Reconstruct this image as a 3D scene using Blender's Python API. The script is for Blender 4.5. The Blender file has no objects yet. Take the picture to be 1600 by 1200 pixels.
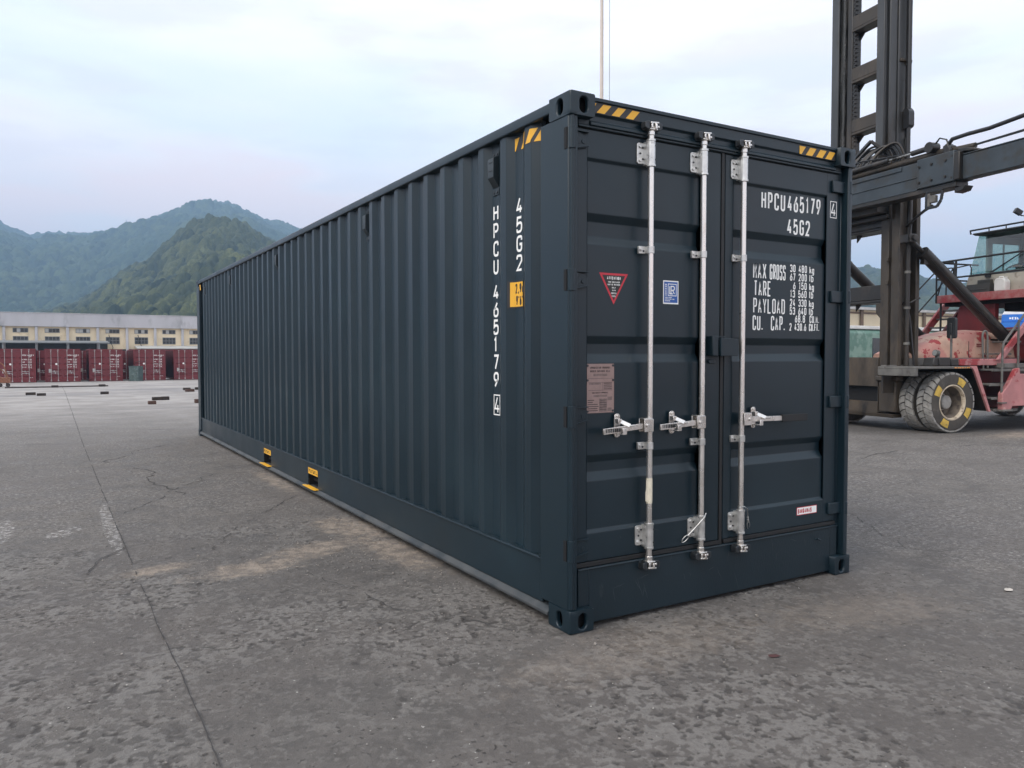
import bpy, math, random
import numpy as np
from mathutils import Vector, Matrix

random.seed(7)
rng = np.random.default_rng(7)
SC = bpy.context.scene
COL = SC.collection
R = math.radians

# ------------------------------------------------------------------ camera
cam_d = bpy.data.cameras.new("camera")
cam = bpy.data.objects.new("camera", cam_d)
COL.objects.link(cam)
yaw, pitch, roll = 0.5362, -0.0373, -0.001
cy, sy, cp, sp = math.cos(yaw), math.sin(yaw), math.cos(pitch), math.sin(pitch)
fw = Vector((sy * cp, cy * cp, sp)); rt = Vector((cy, -sy, 0)); up = rt.cross(fw)
r2 = rt * math.cos(roll) + up * math.sin(roll); u2 = up * math.cos(roll) - rt * math.sin(roll)
CAM = Vector((-2.3684, -3.3819, 1.5048))
mw = Matrix.Identity(4)
for i in range(3):
    mw[i][0], mw[i][1], mw[i][2], mw[i][3] = r2[i], u2[i], -fw[i], CAM[i]
cam.matrix_world = mw
cam_d.sensor_width = 36.0
cam_d.lens = 36.0 * 1211.98 / 1600.0
cam_d.clip_start = 0.05
cam_d.clip_end = 20000
SC.camera = cam
SC.view_settings.view_transform = 'Standard'
SC.view_settings.look = 'None'
SC.view_settings.exposure = 0.36
SC.view_settings.gamma = 1.0

# ------------------------------------------------------------------ sun and sky
SUN_EL, SUN_AZ = R(44), R(262)          # azimuth clockwise from +Y
sd = bpy.data.lights.new("sun", 'SUN')
sd.energy = 2.2; sd.angle = R(38); sd.color = (1.0, 0.93, 0.84)
so = bpy.data.objects.new("sun", sd); COL.objects.link(so)
dv = Vector((math.sin(SUN_AZ) * math.cos(SUN_EL), math.cos(SUN_AZ) * math.cos(SUN_EL), math.sin(SUN_EL)))
so.rotation_euler = dv.to_track_quat('Z', 'Y').to_euler()

W = bpy.data.worlds.new("World"); SC.world = W; W.use_nodes = True
nt = W.node_tree; nt.nodes.clear()
def N(tree, t, **kw):
    n = tree.nodes.new(t)
    for k, v in kw.items():
        if k.startswith('i_'):
            n.inputs[k[2:].replace('_', ' ')].default_value = v
        else:
            setattr(n, k, v)
    return n
def L(tree, a, b): tree.links.new(a, b)
def mathn(tree, op, a, b=None, clamp=False):
    n = tree.nodes.new('ShaderNodeMath'); n.operation = op; n.use_clamp = clamp
    for i, v in enumerate((a, b)):
        if v is None: continue
        if isinstance(v, (int, float)): n.inputs[i].default_value = v
        else: tree.links.new(v, n.inputs[i])
    return n.outputs[0]
def mixc(tree, fac, a, b, blend='MIX'):
    n = tree.nodes.new('ShaderNodeMix'); n.data_type = 'RGBA'; n.blend_type = blend
    if isinstance(fac, (int, float)): n.inputs[0].default_value = fac
    else: tree.links.new(fac, n.inputs[0])
    for i, v in ((6, a), (7, b)):
        if isinstance(v, (tuple, list)): n.inputs[i].default_value = (*v[:3], 1)
        else: tree.links.new(v, n.inputs[i])
    return n.outputs[2]
def ramp(tree, fac, lo, hi, a=0.0, b=1.0, smooth=True):
    n = tree.nodes.new('ShaderNodeMapRange')
    if smooth: n.interpolation_type = 'SMOOTHSTEP'
    n.inputs['From Min'].default_value = lo; n.inputs['From Max'].default_value = hi
    n.inputs['To Min'].default_value = a; n.inputs['To Max'].default_value = b
    tree.links.new(fac, n.inputs['Value'])
    return n.outputs[0]

out = N(nt, 'ShaderNodeOutputWorld'); bg = N(nt, 'ShaderNodeBackground')
bg.inputs['Strength'].default_value = 0.102
L(nt, bg.outputs[0], out.inputs[0])
sky = N(nt, 'ShaderNodeTexSky'); sky.sky_type = 'NISHITA'; sky.sun_disc = False
sky.sun_elevation = SUN_EL; sky.sun_rotation = SUN_AZ
sky.air_density = 1.0; sky.dust_density = 2.0; sky.ozone_density = 1.0
tc = N(nt, 'ShaderNodeTexCoord')
sep = N(nt, 'ShaderNodeSeparateXYZ'); L(nt, tc.outputs['Generated'], sep.inputs[0])
mp = N(nt, 'ShaderNodeMapping'); mp.inputs['Scale'].default_value = (1.0, 1.0, 4.2)
L(nt, tc.outputs['Generated'], mp.inputs[0])
n1 = N(nt, 'ShaderNodeTexNoise'); n1.inputs['Scale'].default_value = 1.7; n1.inputs['Detail'].default_value = 7; n1.inputs['Roughness'].default_value = 0.52
mp.inputs['Location'].default_value = (3.1, 0.4, 1.7)
L(nt, mp.outputs[0], n1.inputs['Vector'])
n2 = N(nt, 'ShaderNodeTexNoise'); n2.inputs['Scale'].default_value = 4.0; n2.inputs['Detail'].default_value = 6
L(nt, mp.outputs[0], n2.inputs['Vector'])
z = sep.outputs['Z']
# thin bright veil everywhere, thicker grey lavender bank low down
veil = ramp(nt, n1.outputs['Fac'], 0.34, 0.64, 0.42, 0.97)
lowb = ramp(nt, mathn(nt, 'ADD', z, mathn(nt, 'MULTIPLY', mathn(nt, 'SUBTRACT', n2.outputs['Fac'], 0.5), 0.30)), 0.17, 0.27, 1.0, 0.0)
fac = mathn(nt, 'MAXIMUM', veil, lowb)
cc = mixc(nt, lowb, (11.7, 11.7, 12.3), (11.4, 9.7, 9.9))
cc = mixc(nt, ramp(nt, n2.outputs['Fac'], 0.45, 0.60), cc, (10.5, 9.9, 10.5))
skyb = mixc(nt, 1.0, sky.outputs[0], (1.9, 1.75, 1.5), 'MULTIPLY')
skyb = mixc(nt, 0.72, skyb, (9.4, 11.2, 12.9))
fin = mixc(nt, fac, skyb, cc)
L(nt, fin, bg.inputs['Color'])

# ------------------------------------------------------------------ helpers
class MB:
    """collects faces (with material slots) and links them as ONE mesh object"""
    def __init__(self): self.v = []; self.f = []; self.mi = []; self.m = 0; self.X = None
    def add(self, vs, fs, m=None):
        b = len(self.v)
        for p in vs:
            p = Vector(p)
            if self.X is not None: p = self.X @ p
            self.v.append(tuple(p))
        for f in fs:
            self.f.append([b + i for i in f]); self.mi.append(self.m if m is None else m)
        return self
    def box(self, x0, x1, y0, y1, z0, z1, m=None):
        vs = [(x0, y0, z0), (x1, y0, z0), (x1, y1, z0), (x0, y1, z0), (x0, y0, z1), (x1, y0, z1), (x1, y1, z1), (x0, y1, z1)]
        return self.add(vs, [(3, 2, 1, 0), (4, 5, 6, 7), (0, 1, 5, 4), (1, 2, 6, 5), (2, 3, 7, 6), (3, 0, 4, 7)], m)
    def bar(self, p0, p1, w, h, m=None, upv=(0, 0, 1)):
        p0, p1 = Vector(p0), Vector(p1); d = (p1 - p0); ln = d.length; d.normalize()
        s = d.cross(Vector(upv));
        if s.length < 1e-4: s = d.cross(Vector((1, 0, 0)))
        s.normalize(); t = s.cross(d)
        vs = []
        for q in (p0, p1):
            for a, b in ((-1, -1), (1, -1), (1, 1), (-1, 1)): vs.append(q + s * (a * w / 2) + t * (b * h / 2))
        return self.add(vs, [(3, 2, 1, 0), (4, 5, 6, 7), (0, 1, 5, 4), (1, 2, 6, 5), (2, 3, 7, 6), (3, 0, 4, 7)], m)
    def tube(self, path, r, n=10, m=None, cap=True):
        P = [Vector(p) for p in path]; k = len(P)
        rs = r if isinstance(r, (list, tuple)) else [r] * k
        b = []; ref = None
        for i in range(k):
            t = (P[min(i + 1, k - 1)] - P[max(i - 1, 0)]).normalized()
            if ref is None:
                ref = Vector((0, 0, 1)) if abs(t.z) < .9 else Vector((1, 0, 0))
            s = t.cross(ref);
            if s.length < 1e-5: s = t.cross(Vector((0, 1, 0)))
            s.normalize(); q = s.cross(t); ref = q
            for j in range(n):
                a = 2 * math.pi * j / n
                b.append(P[i] + (s * math.cos(a) + q * math.sin(a)) * rs[i])
        fs = []
        for i in range(k - 1):
            for j in range(n):
                fs.append((i * n + j, i * n + (j + 1) % n, (i + 1) * n + (j + 1) % n, (i + 1) * n + j))
        if cap: fs += [tuple(range(n - 1, -1, -1)), tuple((k - 1) * n + j for j in range(n))]
        return self.add(b, fs, m)
    def cyl(self, p0, p1, r, n=16, m=None): return self.tube([p0, p1], r, n, m)
    def prism(self, poly, axis, a0, a1, m=None):
        """poly in the two remaining axes, in xyz order"""
        def mk(u, v, a):
            return {'x': (a, u, v), 'y': (u, a, v), 'z': (u, v, a)}[axis]
        n = len(poly)
        vs = [mk(u, v, a0) for u, v in poly] + [mk(u, v, a1) for u, v in poly]
        fs = [tuple(range(n - 1, -1, -1)), tuple(range(n, 2 * n))] + [(i, (i + 1) % n, n + (i + 1) % n, n + i) for i in range(n)]
        return self.add(vs, fs, m)
    def sheet(self, poly, axis, a0, a1, m=None):
        """open profile swept along an axis"""
        def mk(u, v, a):
            return {'x': (a, u, v), 'y': (u, a, v), 'z': (u, v, a)}[axis]
        n = len(poly)
        vs = [mk(u, v, a0) for u, v in poly] + [mk(u, v, a1) for u, v in poly]
        return self.add(vs, [(i, i + 1, n + i + 1, n + i) for i in range(n - 1)], m)
    def lathe(self, prof, c, axis, n=32, mats=None):
        """prof: (radius, along). axis unit letter"""
        vs = []; k = len(prof)
        for r, a in prof:
            for j in range(n):
                t = 2 * math.pi * j / n; u, w = r * math.cos(t), r * math.sin(t)
                p = {'x': (a, u, w), 'y': (u, a, w), 'z': (u, w, a)}[axis]
                vs.append(Vector(c) + Vector(p))
        for i in range(k - 1):
            fs = [(j, (j + 1) % n, n + (j + 1) % n, n + j) for j in range(n)]
            fs = [tuple(i * n + q for q in f) for f in fs]
            if i == 0: self._lb = len(self.v); self.add(vs, [])
            for f in fs:
                self.f.append([self._lb + q for q in f]); self.mi.append(mats[i] if mats else self.m)
        return self
    def quad(self, a, b, c, d, m=None): return self.add([a, b, c, d], [(0, 1, 2, 3)], m)
    def build(self, name, mats, parent=None, bevel=0, smooth=35, seg=2, normals=True):
        me = bpy.data.meshes.new(name)
        me.from_pydata(self.v, [], self.f)
        if not isinstance(mats, (list, tuple)): mats = [mats]
        for mm in mats: me.materials.append(mm)
        me.polygons.foreach_set('material_index', self.mi)
        me.update()
        if normals:
            import bmesh
            bm = bmesh.new(); bm.from_mesh(me)
            bmesh.ops.recalc_face_normals(bm, faces=bm.faces); bm.to_mesh(me); bm.free()
        if smooth:
            me.shade_smooth(); me.set_sharp_from_angle(angle=R(smooth))
        o = bpy.data.objects.new(name, me); COL.objects.link(o)
        if parent is not None: o.parent = parent
        if bevel:
            md = o.modifiers.new('bevel', 'BEVEL'); md.width = bevel; md.segments = seg; md.limit_method = 'ANGLE'; md.angle_limit = R(40); md.harden_normals = False
        return o

def thing(name, label, cat, loc=(0, 0, 0), rz=0, group=None):
    o = bpy.data.objects.new(name, None); COL.objects.link(o); o.empty_display_size = .2
    o.location = loc; o.rotation_euler = (0, 0, rz)
    return tag(o, label, cat, group)
def tag(o, label=None, cat=None, group=None, kind=None):
    if label: o['label'] = label
    if cat: o['category'] = cat
    if group: o['group'] = group
    if kind: o['kind'] = kind
    return o
def copy_tree(o, parent=None):
    c = o.copy(); COL.objects.link(c)
    if parent is not None: c.parent = parent
    for ch in list(o.children): copy_tree(ch, c)
    return c
def rounded(poly, r, n=5):
    """round the corners of a closed polygon"""
    out = []; k = len(poly)
    for i in range(k):
        p0, p1, p2 = (Vector((*poly[(i + d) % k], 0)) for d in (-1, 0, 1))
        a, b = (p0 - p1), (p2 - p1); rr = min(r, a.length * .49, b.length * .49)
        a.normalize(); b.normalize()
        s, e = p1 + a * rr, p1 + b * rr
        for j in range(n + 1):
            t = j / n; q = s.lerp(p1, t).lerp(p1.lerp(e, t), t); out.append((q.x, q.y))
    return out

# ------------------------------------------------------------------ materials
def mat(name, col, rough=.5, metal=0.0, var=.12, scale=3.0, bump=0.0, bscale=90.0, dirt=None, dscale=2.0, dlo=.52, dhi=.68, dirt2=None, d2scale=5.0, d2lo=.55, d2hi=.65, rvar=.08, stretch=None, spec=.5, coat=0):
    m = bpy.data.materials.new(name); m.use_nodes = True
    t = m.node_tree; t.nodes.clear()
    o = N(t, 'ShaderNodeOutputMaterial'); b = N(t, 'ShaderNodeBsdfPrincipled'); L(t, b.outputs[0], o.inputs[0])
    c = N(t, 'ShaderNodeTexCoord'); vec = c.outputs['Object']
    if stretch:
        mp = N(t, 'ShaderNodeMapping'); mp.inputs['Scale'].default_value = stretch; L(t, vec, mp.inputs[0]); vec = mp.outputs[0]
    nz = N(t, 'ShaderNodeTexNoise'); nz.inputs['Scale'].default_value = scale; nz.inputs['Detail'].default_value = 6; L(t, vec, nz.inputs['Vector'])
    f = ramp(t, nz.outputs['Fac'], .3, .7, 1 - var, 1 + var, False)
    base = mixc(t, 1.0, col, (1, 1, 1), 'MULTIPLY')
    cn = N(t, 'ShaderNodeCombineColor'); [L(t, f, cn.inputs[i]) for i in range(3)]
    base = mixc(t, 1.0, base, cn.outputs[0], 'MULTIPLY')
    for dc, ds, lo, hi, dt in ((dirt, dscale, dlo, dhi, 10), (dirt2, d2scale, d2lo, d2hi, 8)):
        if dc:
            nd = N(t, 'ShaderNodeTexNoise'); nd.inputs['Scale'].default_value = ds; nd.inputs['Detail'].default_value = dt; nd.inputs['Roughness'].default_value = .62
            L(t, vec, nd.inputs['Vector'])
            base = mixc(t, ramp(t, nd.outputs['Fac'], lo, hi), base, dc)
    L(t, base, b.inputs['Base Color'])
    L(t, ramp(t, nz.outputs['Fac'], .3, .7, max(.03, rough - rvar), min(1, rough + rvar), False), b.inputs['Roughness'])
    b.inputs['Metallic'].default_value = metal
    b.inputs['Specular IOR Level'].default_value = spec
    b.inputs['Coat Weight'].default_value = coat
    if bump:
        nb = N(t, 'ShaderNodeTexNoise'); nb.inputs['Scale'].default_value = bscale; nb.inputs['Detail'].default_value = 4; L(t, vec, nb.inputs['Vector'])
        bp = N(t, 'ShaderNodeBump'); bp.inputs['Strength'].default_value = bump; bp.inputs['Distance'].default_value = .01
        L(t, nb.outputs['Fac'], bp.inputs['Height']); L(t, bp.outputs[0], b.inputs['Normal'])
    return m
def glassmat(name, col, alpha_mix=.75, rough=.03):
    m = bpy.data.materials.new(name); m.use_nodes = True; t = m.node_tree; t.nodes.clear()
    o = N(t, 'ShaderNodeOutputMaterial'); tr = N(t, 'ShaderNodeBsdfTransparent'); tr.inputs[0].default_value = (*col, 1)
    gl = N(t, 'ShaderNodeBsdfGlossy'); gl.inputs['Roughness'].default_value = rough
    lw = N(t, 'ShaderNodeLayerWeight'); lw.inputs[0].default_value = .25
    mx = N(t, 'ShaderNodeMixShader'); L(t, ramp(t, lw.outputs['Fresnel'], 0, 1, .04, .55, False), mx.inputs[0]); L(t, tr.outputs[0], mx.inputs[1]); L(t, gl.outputs[0], mx.inputs[2])
    L(t, mx.outputs[0], o.inputs[0])
    return m

SLATE = mat('slate_paint', (.0074, .0190, .0272), .36, var=.12, scale=1.3, spec=.42, bump=.06, bscale=160, dirt=(.010, .025, .034), dscale=1.1, dlo=.5, dhi=.75)
SLATE2 = mat('slate_paint_scuffed', (.0074, .0186, .0264), .43, spec=.42, var=.12, scale=2.0, bump=.12, bscale=120, dirt=(.028, .038, .045), dscale=7, dlo=.66, dhi=.74, stretch=(1, 1, .35))
BLACKIN = mat('dark_inside', (.004, .004, .005), .8, var=.2)
RUBBER = mat('black_rubber', (.009, .010, .011), .55, var=.2)
GALV = mat('galvanised_steel', (.74, .71, .67), .28, metal=.9, var=.06, scale=14, dirt=(.55, .48, .42), dscale=18, dlo=.58, dhi=.74, bump=.02, bscale=120, stretch=(1, 1, .3))
GALV2 = mat('zinc_plate', (.62, .62, .60), .34, metal=.8, var=.2, scale=22, dirt=(.25, .23, .21), dscale=25, dlo=.58, dhi=.72)
DKSTEEL = mat('dark_cast_steel', (.05, .055, .06), .4, metal=.6, var=.3, scale=20)
WHITE = mat('white_lettering', (.88, .88, .85), .55, var=.05, scale=30)
YEL = mat('yellow_vinyl', (.82, .43, .03), .45, var=.06, scale=8)
BLK = mat('black_vinyl', (.022, .020, .020), .45, var=.1)
REDV = mat('red_vinyl', (.55, .03, .05), .45, var=.05)
BLUEV = mat('blue_vinyl', (.02, .10, .36), .45, var=.05)
BRONZE = mat('bronze_plate', (.30, .21, .19), .45, metal=.25, var=.1, scale=30)
PLINK = mat('plate_ink', (.06, .04, .04), .6, var=.1)
TAPE = mat('cream_tape', (.72, .66, .52), .7, var=.08, scale=40)
GREASE = mat('greasy_black_steel', (.018, .016, .014), .42, var=.35, scale=2.5, dirt=(.045, .035, .026), dscale=1.6, dlo=.48, dhi=.66, dirt2=(.012, .011, .010), d2scale=4, d2lo=.55, d2hi=.68, bump=.2, bscale=40, stretch=(1, 1, .35))
MASTGREY = mat('worn_grey_mast_paint', (.046, .048, .050), .42, var=.3, scale=3, dirt=(.030, .024, .018), dscale=2.2, dlo=.50, dhi=.66, dirt2=(.10, .085, .065), d2scale=5, d2lo=.60, d2hi=.72, bump=.15, bscale=50, stretch=(1, 1, .3))
MASTBROWN = mat('oily_brown_mast_steel', (.040, .031, .022), .5, var=.35, scale=2, dirt=(.080, .060, .041), dscale=1.4, dlo=.50, dhi=.68, dirt2=(.015, .012, .010), d2scale=3.5, d2lo=.56, d2hi=.68, bump=.2, bscale=40, stretch=(1, 1, .4))
SHINY = mat('polished_slide_steel', (.30, .29, .27), .25, metal=.9, var=.4, scale=5, dirt=(.03, .027, .022), dscale=3, dlo=.5, dhi=.62, stretch=(1, 1, .2))
SPRGREY = mat('spreader_blue_grey_paint', (.032, .042, .050), .42, var=.25, scale=3, dirt=(.030, .030, .028), dscale=2.5, dlo=.48, dhi=.62, dirt2=(.035, .09, .19), d2scale=1.1, d2lo=.66, d2hi=.74, bump=.1, bscale=50)
HOSE = mat('black_hose', (.014, .014, .015), .38, var=.2)
REDP = mat('handler_red_paint', (.31, .040, .044), .65, var=.25, scale=3, dirt=(.36, .16, .15), dscale=2.4, dlo=.45, dhi=.66, dirt2=(.10, .045, .04), d2scale=6, d2lo=.64, d2hi=.76, bump=.1, bscale=40)
REDDK = mat('dusty_dark_red_paint', (.17, .020, .024), .6, var=.25, scale=3, dirt=(.07, .03, .028), dscale=3, dlo=.52, dhi=.7)
HOODP = mat('faded_red_hood_paint', (.54, .35, .26), .66, var=.14, scale=5, dirt=(.50, .24, .20), dscale=1.3, dlo=.50, dhi=.58, dirt2=(.34, .045, .045), d2scale=4.2, d2lo=.565, d2hi=.585, bump=.15, bscale=30)
PINKP = mat('sun_bleached_red_paint', (.44, .19, .185), .65, var=.2, scale=3, dirt=(.33, .045, .05), dscale=2.2, dlo=.55, dhi=.60, dirt2=(.55, .30, .26), d2scale=4, d2lo=.60, d2hi=.68, bump=.1, bscale=30)
GREYDIRT = mat('dusty_grey_plate', (.13, .125, .115), .7, var=.3, scale=4, dirt=(.06, .05, .045), dscale=5, bump=.2, bscale=50)
TREADM = mat('dusty_tyre_tread', (.27, .26, .24), .9, var=.25, scale=7, dirt=(.16, .15, .14), dscale=9, dlo=.5, dhi=.66, bump=.3, bscale=60)
SIDEW = mat('tyre_sidewall_rubber', (.062, .055, .047), .8, var=.3, scale=5, dirt=(.12, .105, .09), dscale=6, dlo=.55, dhi=.7, bump=.15, bscale=60)
TYREGAP = mat('tyre_groove_rubber', (.045, .042, .040), .9, var=.3, scale=8)
CREAMRIM = mat('cream_wheel_rim', (.52, .44, .33), .6, var=.15, scale=6, dirt=(.16, .12, .09), dscale=6, dlo=.50, dhi=.64)
RIMDARK = mat('dirty_wheel_dish', (.14, .115, .09), .75, var=.3, scale=6, dirt=(.07, .055, .045), dscale=5)
HUBM = mat('grey_wheel_hub', (.30, .29, .27), .65, var=.2, scale=8)
YPAINT = mat('worn_yellow_paint', (.55, .37, .07), .8, var=.15, scale=10, dirt=(.20, .16, .09), dscale=16, dlo=.56, dhi=.66)
CABCREAM = mat('cream_cab_paint', (.42, .40, .34), .55, var=.12, scale=4, dirt=(.22, .19, .15), dscale=5, dlo=.55, dhi=.7)
CABGREY = mat('grey_cab_lining', (.17, .20, .21), .6, var=.15)
CABDK = mat('black_cab_frame', (.016, .018, .020), .5, var=.2)
CABGLASS = glassmat('green_tinted_glass', (.80, .99, .93))
PLASTIC = mat('white_plastic', (.72, .72, .69), .45, var=.06)
REDC = mat('red_container_paint', (.150, .017, .021), .5, var=.15, scale=2, dirt=(.13, .025, .028), dscale=3, dlo=.55, dhi=.75)
REDC_SHADE = mat('red_container_shaded_side', (.055, .008, .010), .55, var=.15, scale=2)  # container red darkened: shade of the side walls is in the colour
CONC = mat('warehouse_grey_render', (.47, .465, .48), .85, var=.10, scale=.6, dirt=(.30, .30, .31), dscale=.8, dlo=.52, dhi=.72, bump=.1, bscale=8, stretch=(1, 1, .35))
CREAMW = mat('cream_wall_render', (.74, .62, .43), .85, var=.08, scale=.7, dirt=(.55, .43, .27), dscale=1.0, dlo=.55, dhi=.75)
CREAMW2 = mat('pale_cream_cladding', (.68, .58, .40), .8, var=.05, scale=.6)
BROWNP = mat('brown_steel_post', (.15, .10, .065), .7, var=.15)
WINDK = mat('dark_window_glass', (.025, .03, .032), .15, var=.4, scale=1.2)
WINBR = mat('window_bars', (.22, .23, .23), .6)
WINLT = mat('pale_window_panel', (.42, .42, .40), .6)
CANOPY = mat('grey_canopy_sheet', (.22, .235, .24), .6, var=.15)
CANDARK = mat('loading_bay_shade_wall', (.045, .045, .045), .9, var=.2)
GRNBOX = mat('weathered_green_metal', (.055, .085, .080), .6, var=.3, scale=6, dirt=(.14, .18, .18), dscale=7, dlo=.53, dhi=.66)
BUSGRN = mat('dull_green_bus_paint', (.105, .20, .155), .55, var=.2, scale=2.5, dirt=(.19, .29, .235), dscale=1.6, dlo=.48, dhi=.56)
BUSROOF = mat('dusty_white_roof', (.45, .44, .42), .75, var=.15, scale=3)
WOOD = mat('dark_timber', (.030, .022, .018), .85, var=.35, scale=14, bump=.3, bscale=60, dirt=(.06, .042, .032), dscale=9)
WOODR = mat('reddish_timber', (.075, .040, .030), .85, var=.35, scale=14, bump=.3, bscale=60)
RUST = mat('rusty_orange_steel', (.24, .10, .055), .8, var=.3, scale=10, dirt=(.11, .05, .035), dscale=14)
RUSTDK = mat('rusty_dark_steel', (.06, .045, .04), .7, var=.3, scale=8)
POLEM = mat('pale_beige_pole_paint', (.60, .53, .47), .6, var=.06, scale=2, dirt=(.40, .30, .24), dscale=3, dlo=.66, dhi=.74)
SKIN = mat('skin', (.36, .20, .14), .55, var=.06)
SHIRT = mat('navy_work_shirt', (.02, .035, .085), .85, var=.2)
TROUS = mat('dark_trousers', (.02, .022, .03), .9)
TRUCKB = mat('blue_truck_paint', (.015, .14, .50), .4, var=.08)
TRUCKW = mat('white_truck_paint', (.72, .73, .74), .4, var=.06)
AMBER = mat('orange_sticker', (.75, .30, .05), .5)
LITTER = mat('white_scrap', (.50, .46, .41), .8, var=.15, scale=40, dirt=(.45, .22, .10), dscale=30, dlo=.60, dhi=.68)

# ------------------------------------------------------------------ stroke lettering
GL = {
'A': ["0,0 .5,1 1,0", ".19,.3 .81,.3"], 'B': ["0,0 0,1 1,1r 1,.53r 0,.53", "0,0 1,0r 1,.53r .3,.53"],
'C': ["1,.74 1,1r 0,1r 0,0r 1,0r 1,.26"], 'D': ["0,0 0,1 1,1r 1,0r 0,0"], 'E': ["1,1 0,1 0,0 1,0", "0,.52 .85,.52"],
'F': ["1,1 0,1 0,0", "0,.52 .85,.52"], 'G': ["1,.74 1,1r 0,1r 0,0r 1,0r 1,.46 .55,.46"], 'H': ["0,0 0,1", "1,0 1,1", "0,.52 1,.52"],
'I': [".5,0 .5,1"], 'J': ["1,1 1,0r 0,0r 0,.25"], 'K': ["0,0 0,1", "1,1 0,.4", ".35,.62 1,0"], 'L': ["0,1 0,0 1,0"],
'M': ["0,0 0,1 .5,.35 1,1 1,0"], 'N': ["0,0 0,1 1,0 1,1"], 'O': ["0,.5 0,1r 1,1r 1,0r 0,0r 0,.5"], 'P': ["0,0 0,1 1,1r 1,.46r 0,.46"],
'Q': ["0,.5 0,1r 1,1r 1,0r 0,0r 0,.5", ".6,.2 1,-.05"], 'R': ["0,0 0,1 1,1r 1,.48r 0,.48", ".4,.48 1,0"],
'S': ["1,.77 1,1r 0,1r 0,.53r 1,.53r 1,0r 0,0r 0,.23"], 'T': [".5,0 .5,1", "0,1 1,1"], 'U': ["0,1 0,0r 1,0r 1,1"], 'V': ["0,1 .5,0 1,1"],
'W': ["0,1 .25,0 .5,.7 .75,0 1,1"], 'X': ["0,0 1,1", "0,1 1,0"], 'Y': ["0,1 .5,.45 1,1", ".5,.45 .5,0"], 'Z': ["0,1 1,1 0,0 1,0"],
'0': ["0,.5 0,1r 1,1r 1,0r 0,0r 0,.5"], '1': [".15,.82 .6,1 .6,0"], '2': ["0,.76 0,1r 1,1r 1,.62 0,0 1,0"],
'3': ["0,.8 0,1r 1,1r 1,.54r .35,.54", ".5,.54 1,.54r 1,0r 0,0r 0,.2"], '4': ["1.08,.24 0,.24 .60,1", ".74,.50 .74,0"],
'5': [".95,1 .08,1 0,.5 .3,.62 1,.62r 1,0r 0,0r 0,.2"], '6': [".78,1 0,.42 0,0r 1,0r 1,.56r .12,.56"], '7': ["0,1 1,1 .3,0"],
'8': ["0,.77 0,1r 1,1r 1,.54r 0,.54r 0,.77", "0,.27 0,.54r 1,.54r 1,0r 0,0r 0,.27"], '9': [".22,0 1,.58 1,1r 0,1r 0,.44r .88,.44"],
'.': [".4,0 .4,.1"], ',': [".5,.1 .25,-.14"], "'": [".5,1 .4,.78"], '"': [".25,1 .2,.8", ".75,1 .7,.8"], '-': ["0,.5 1,.5"], '/': ["0,0 1,1"],
'k': ["0,0 0,1", ".9,.66 0,.3", ".35,.45 1,0"], 'g': ["1,.66 0,.66r 0,.05r 1,.05r", "1,.7 1,-.24r 0,-.24r"], 'l': [".3,0 .3,1"], 'b': ["0,1 0,0 1,0r 1,.66r 0,.66"],
'm': ["0,0 0,.66", "0,.66 .5,.66r .5,0", ".5,.66 1,.66r 1,0"],
}
NARROW = {'I': .35, '1': .75, '.': .45, ',': .6, "'": .5, 'l': .5, ' ': .8, '"': .7}
def ribbon_pts(spec, w, h, rr):
    pts = []
    for tok in spec.split():
        rd = tok.endswith('r'); x, y = tok.rstrip('r').split(','); pts.append((float(x) * w, float(y) * h, rd))
    outp = []
    for i, (x, y, rd) in enumerate(pts):
        p = Vector((x, y))
        if not rd or i in (0, len(pts) - 1): outp.append(p); continue
        a = Vector(pts[i - 1][:2]) - p; b = Vector(pts[i + 1][:2]) - p
        q = min(rr, a.length * .5, b.length * .5); a.normalize(); b.normalize()
        for j in range(6):
            t = j / 5; s, e = p + a * q, p + b * q
            outp.append(s.lerp(p, t).lerp(p.lerp(e, t), t))
    res = [outp[0]]
    for p in outp[1:]:
        if (p - res[-1]).length > 1e-5: res.append(p)
    return res
def text(mb, s, org, U, V, h, w, gap, th, m=None, lift=0.0015, vertical=None, total=None):
    """letters drawn as ribbons; org = lower left of the first letter; U right, V up"""
    org, U, V = Vector(org), Vector(U), Vector(V); Nn = U.cross(V)
    adv = []
    for ch in s: adv.append((w * NARROW.get(ch, 1), gap))
    if total:
        raw = sum(a + g for a, g in adv) - gap; k = (total) / raw; w *= k; gap *= k; adv = [(a * k, g * k) for a, g in adv]
    x = 0; yv = 0
    for ch, (a, g) in zip(s, adv):
        if ch != ' ':
            for si, spec in enumerate(GL.get(ch, GL['I'])):
                P = ribbon_pts(spec, max((a if ch in NARROW else w) - th, w * .12), h - th, w * .42); P = [q + Vector((th / 2, th / 2)) for q in P]; n = len(P)
                if n < 2: continue
                vs = []
                for i in range(n):
                    d0 = (P[i] - P[i - 1]).normalized() if i else (P[1] - P[0]).normalized()
                    d1 = (P[i + 1] - P[i]).normalized() if i < n - 1 else d0
                    t = d0 + d1
                    if t.length < .3: t = d0.copy()
                    t.normalize(); nn = Vector((-t.y, t.x)); c = max(.5, nn.dot(Vector((-d0.y, d0.x))))
                    for sgn in (1, -1):
                        q = P[i] + nn * (sgn * th / 2 / c)
                        vs.append(org + U * (x + q.x) + V * (yv + q.y) + Nn * (lift + si * .0004))
                mb.add(vs, [(2 * i, 2 * i + 1, 2 * i + 3, 2 * i + 2) for i in range(n - 1)], m)
        if vertical: yv -= vertical
        else: x += a + g
    return mb

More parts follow.
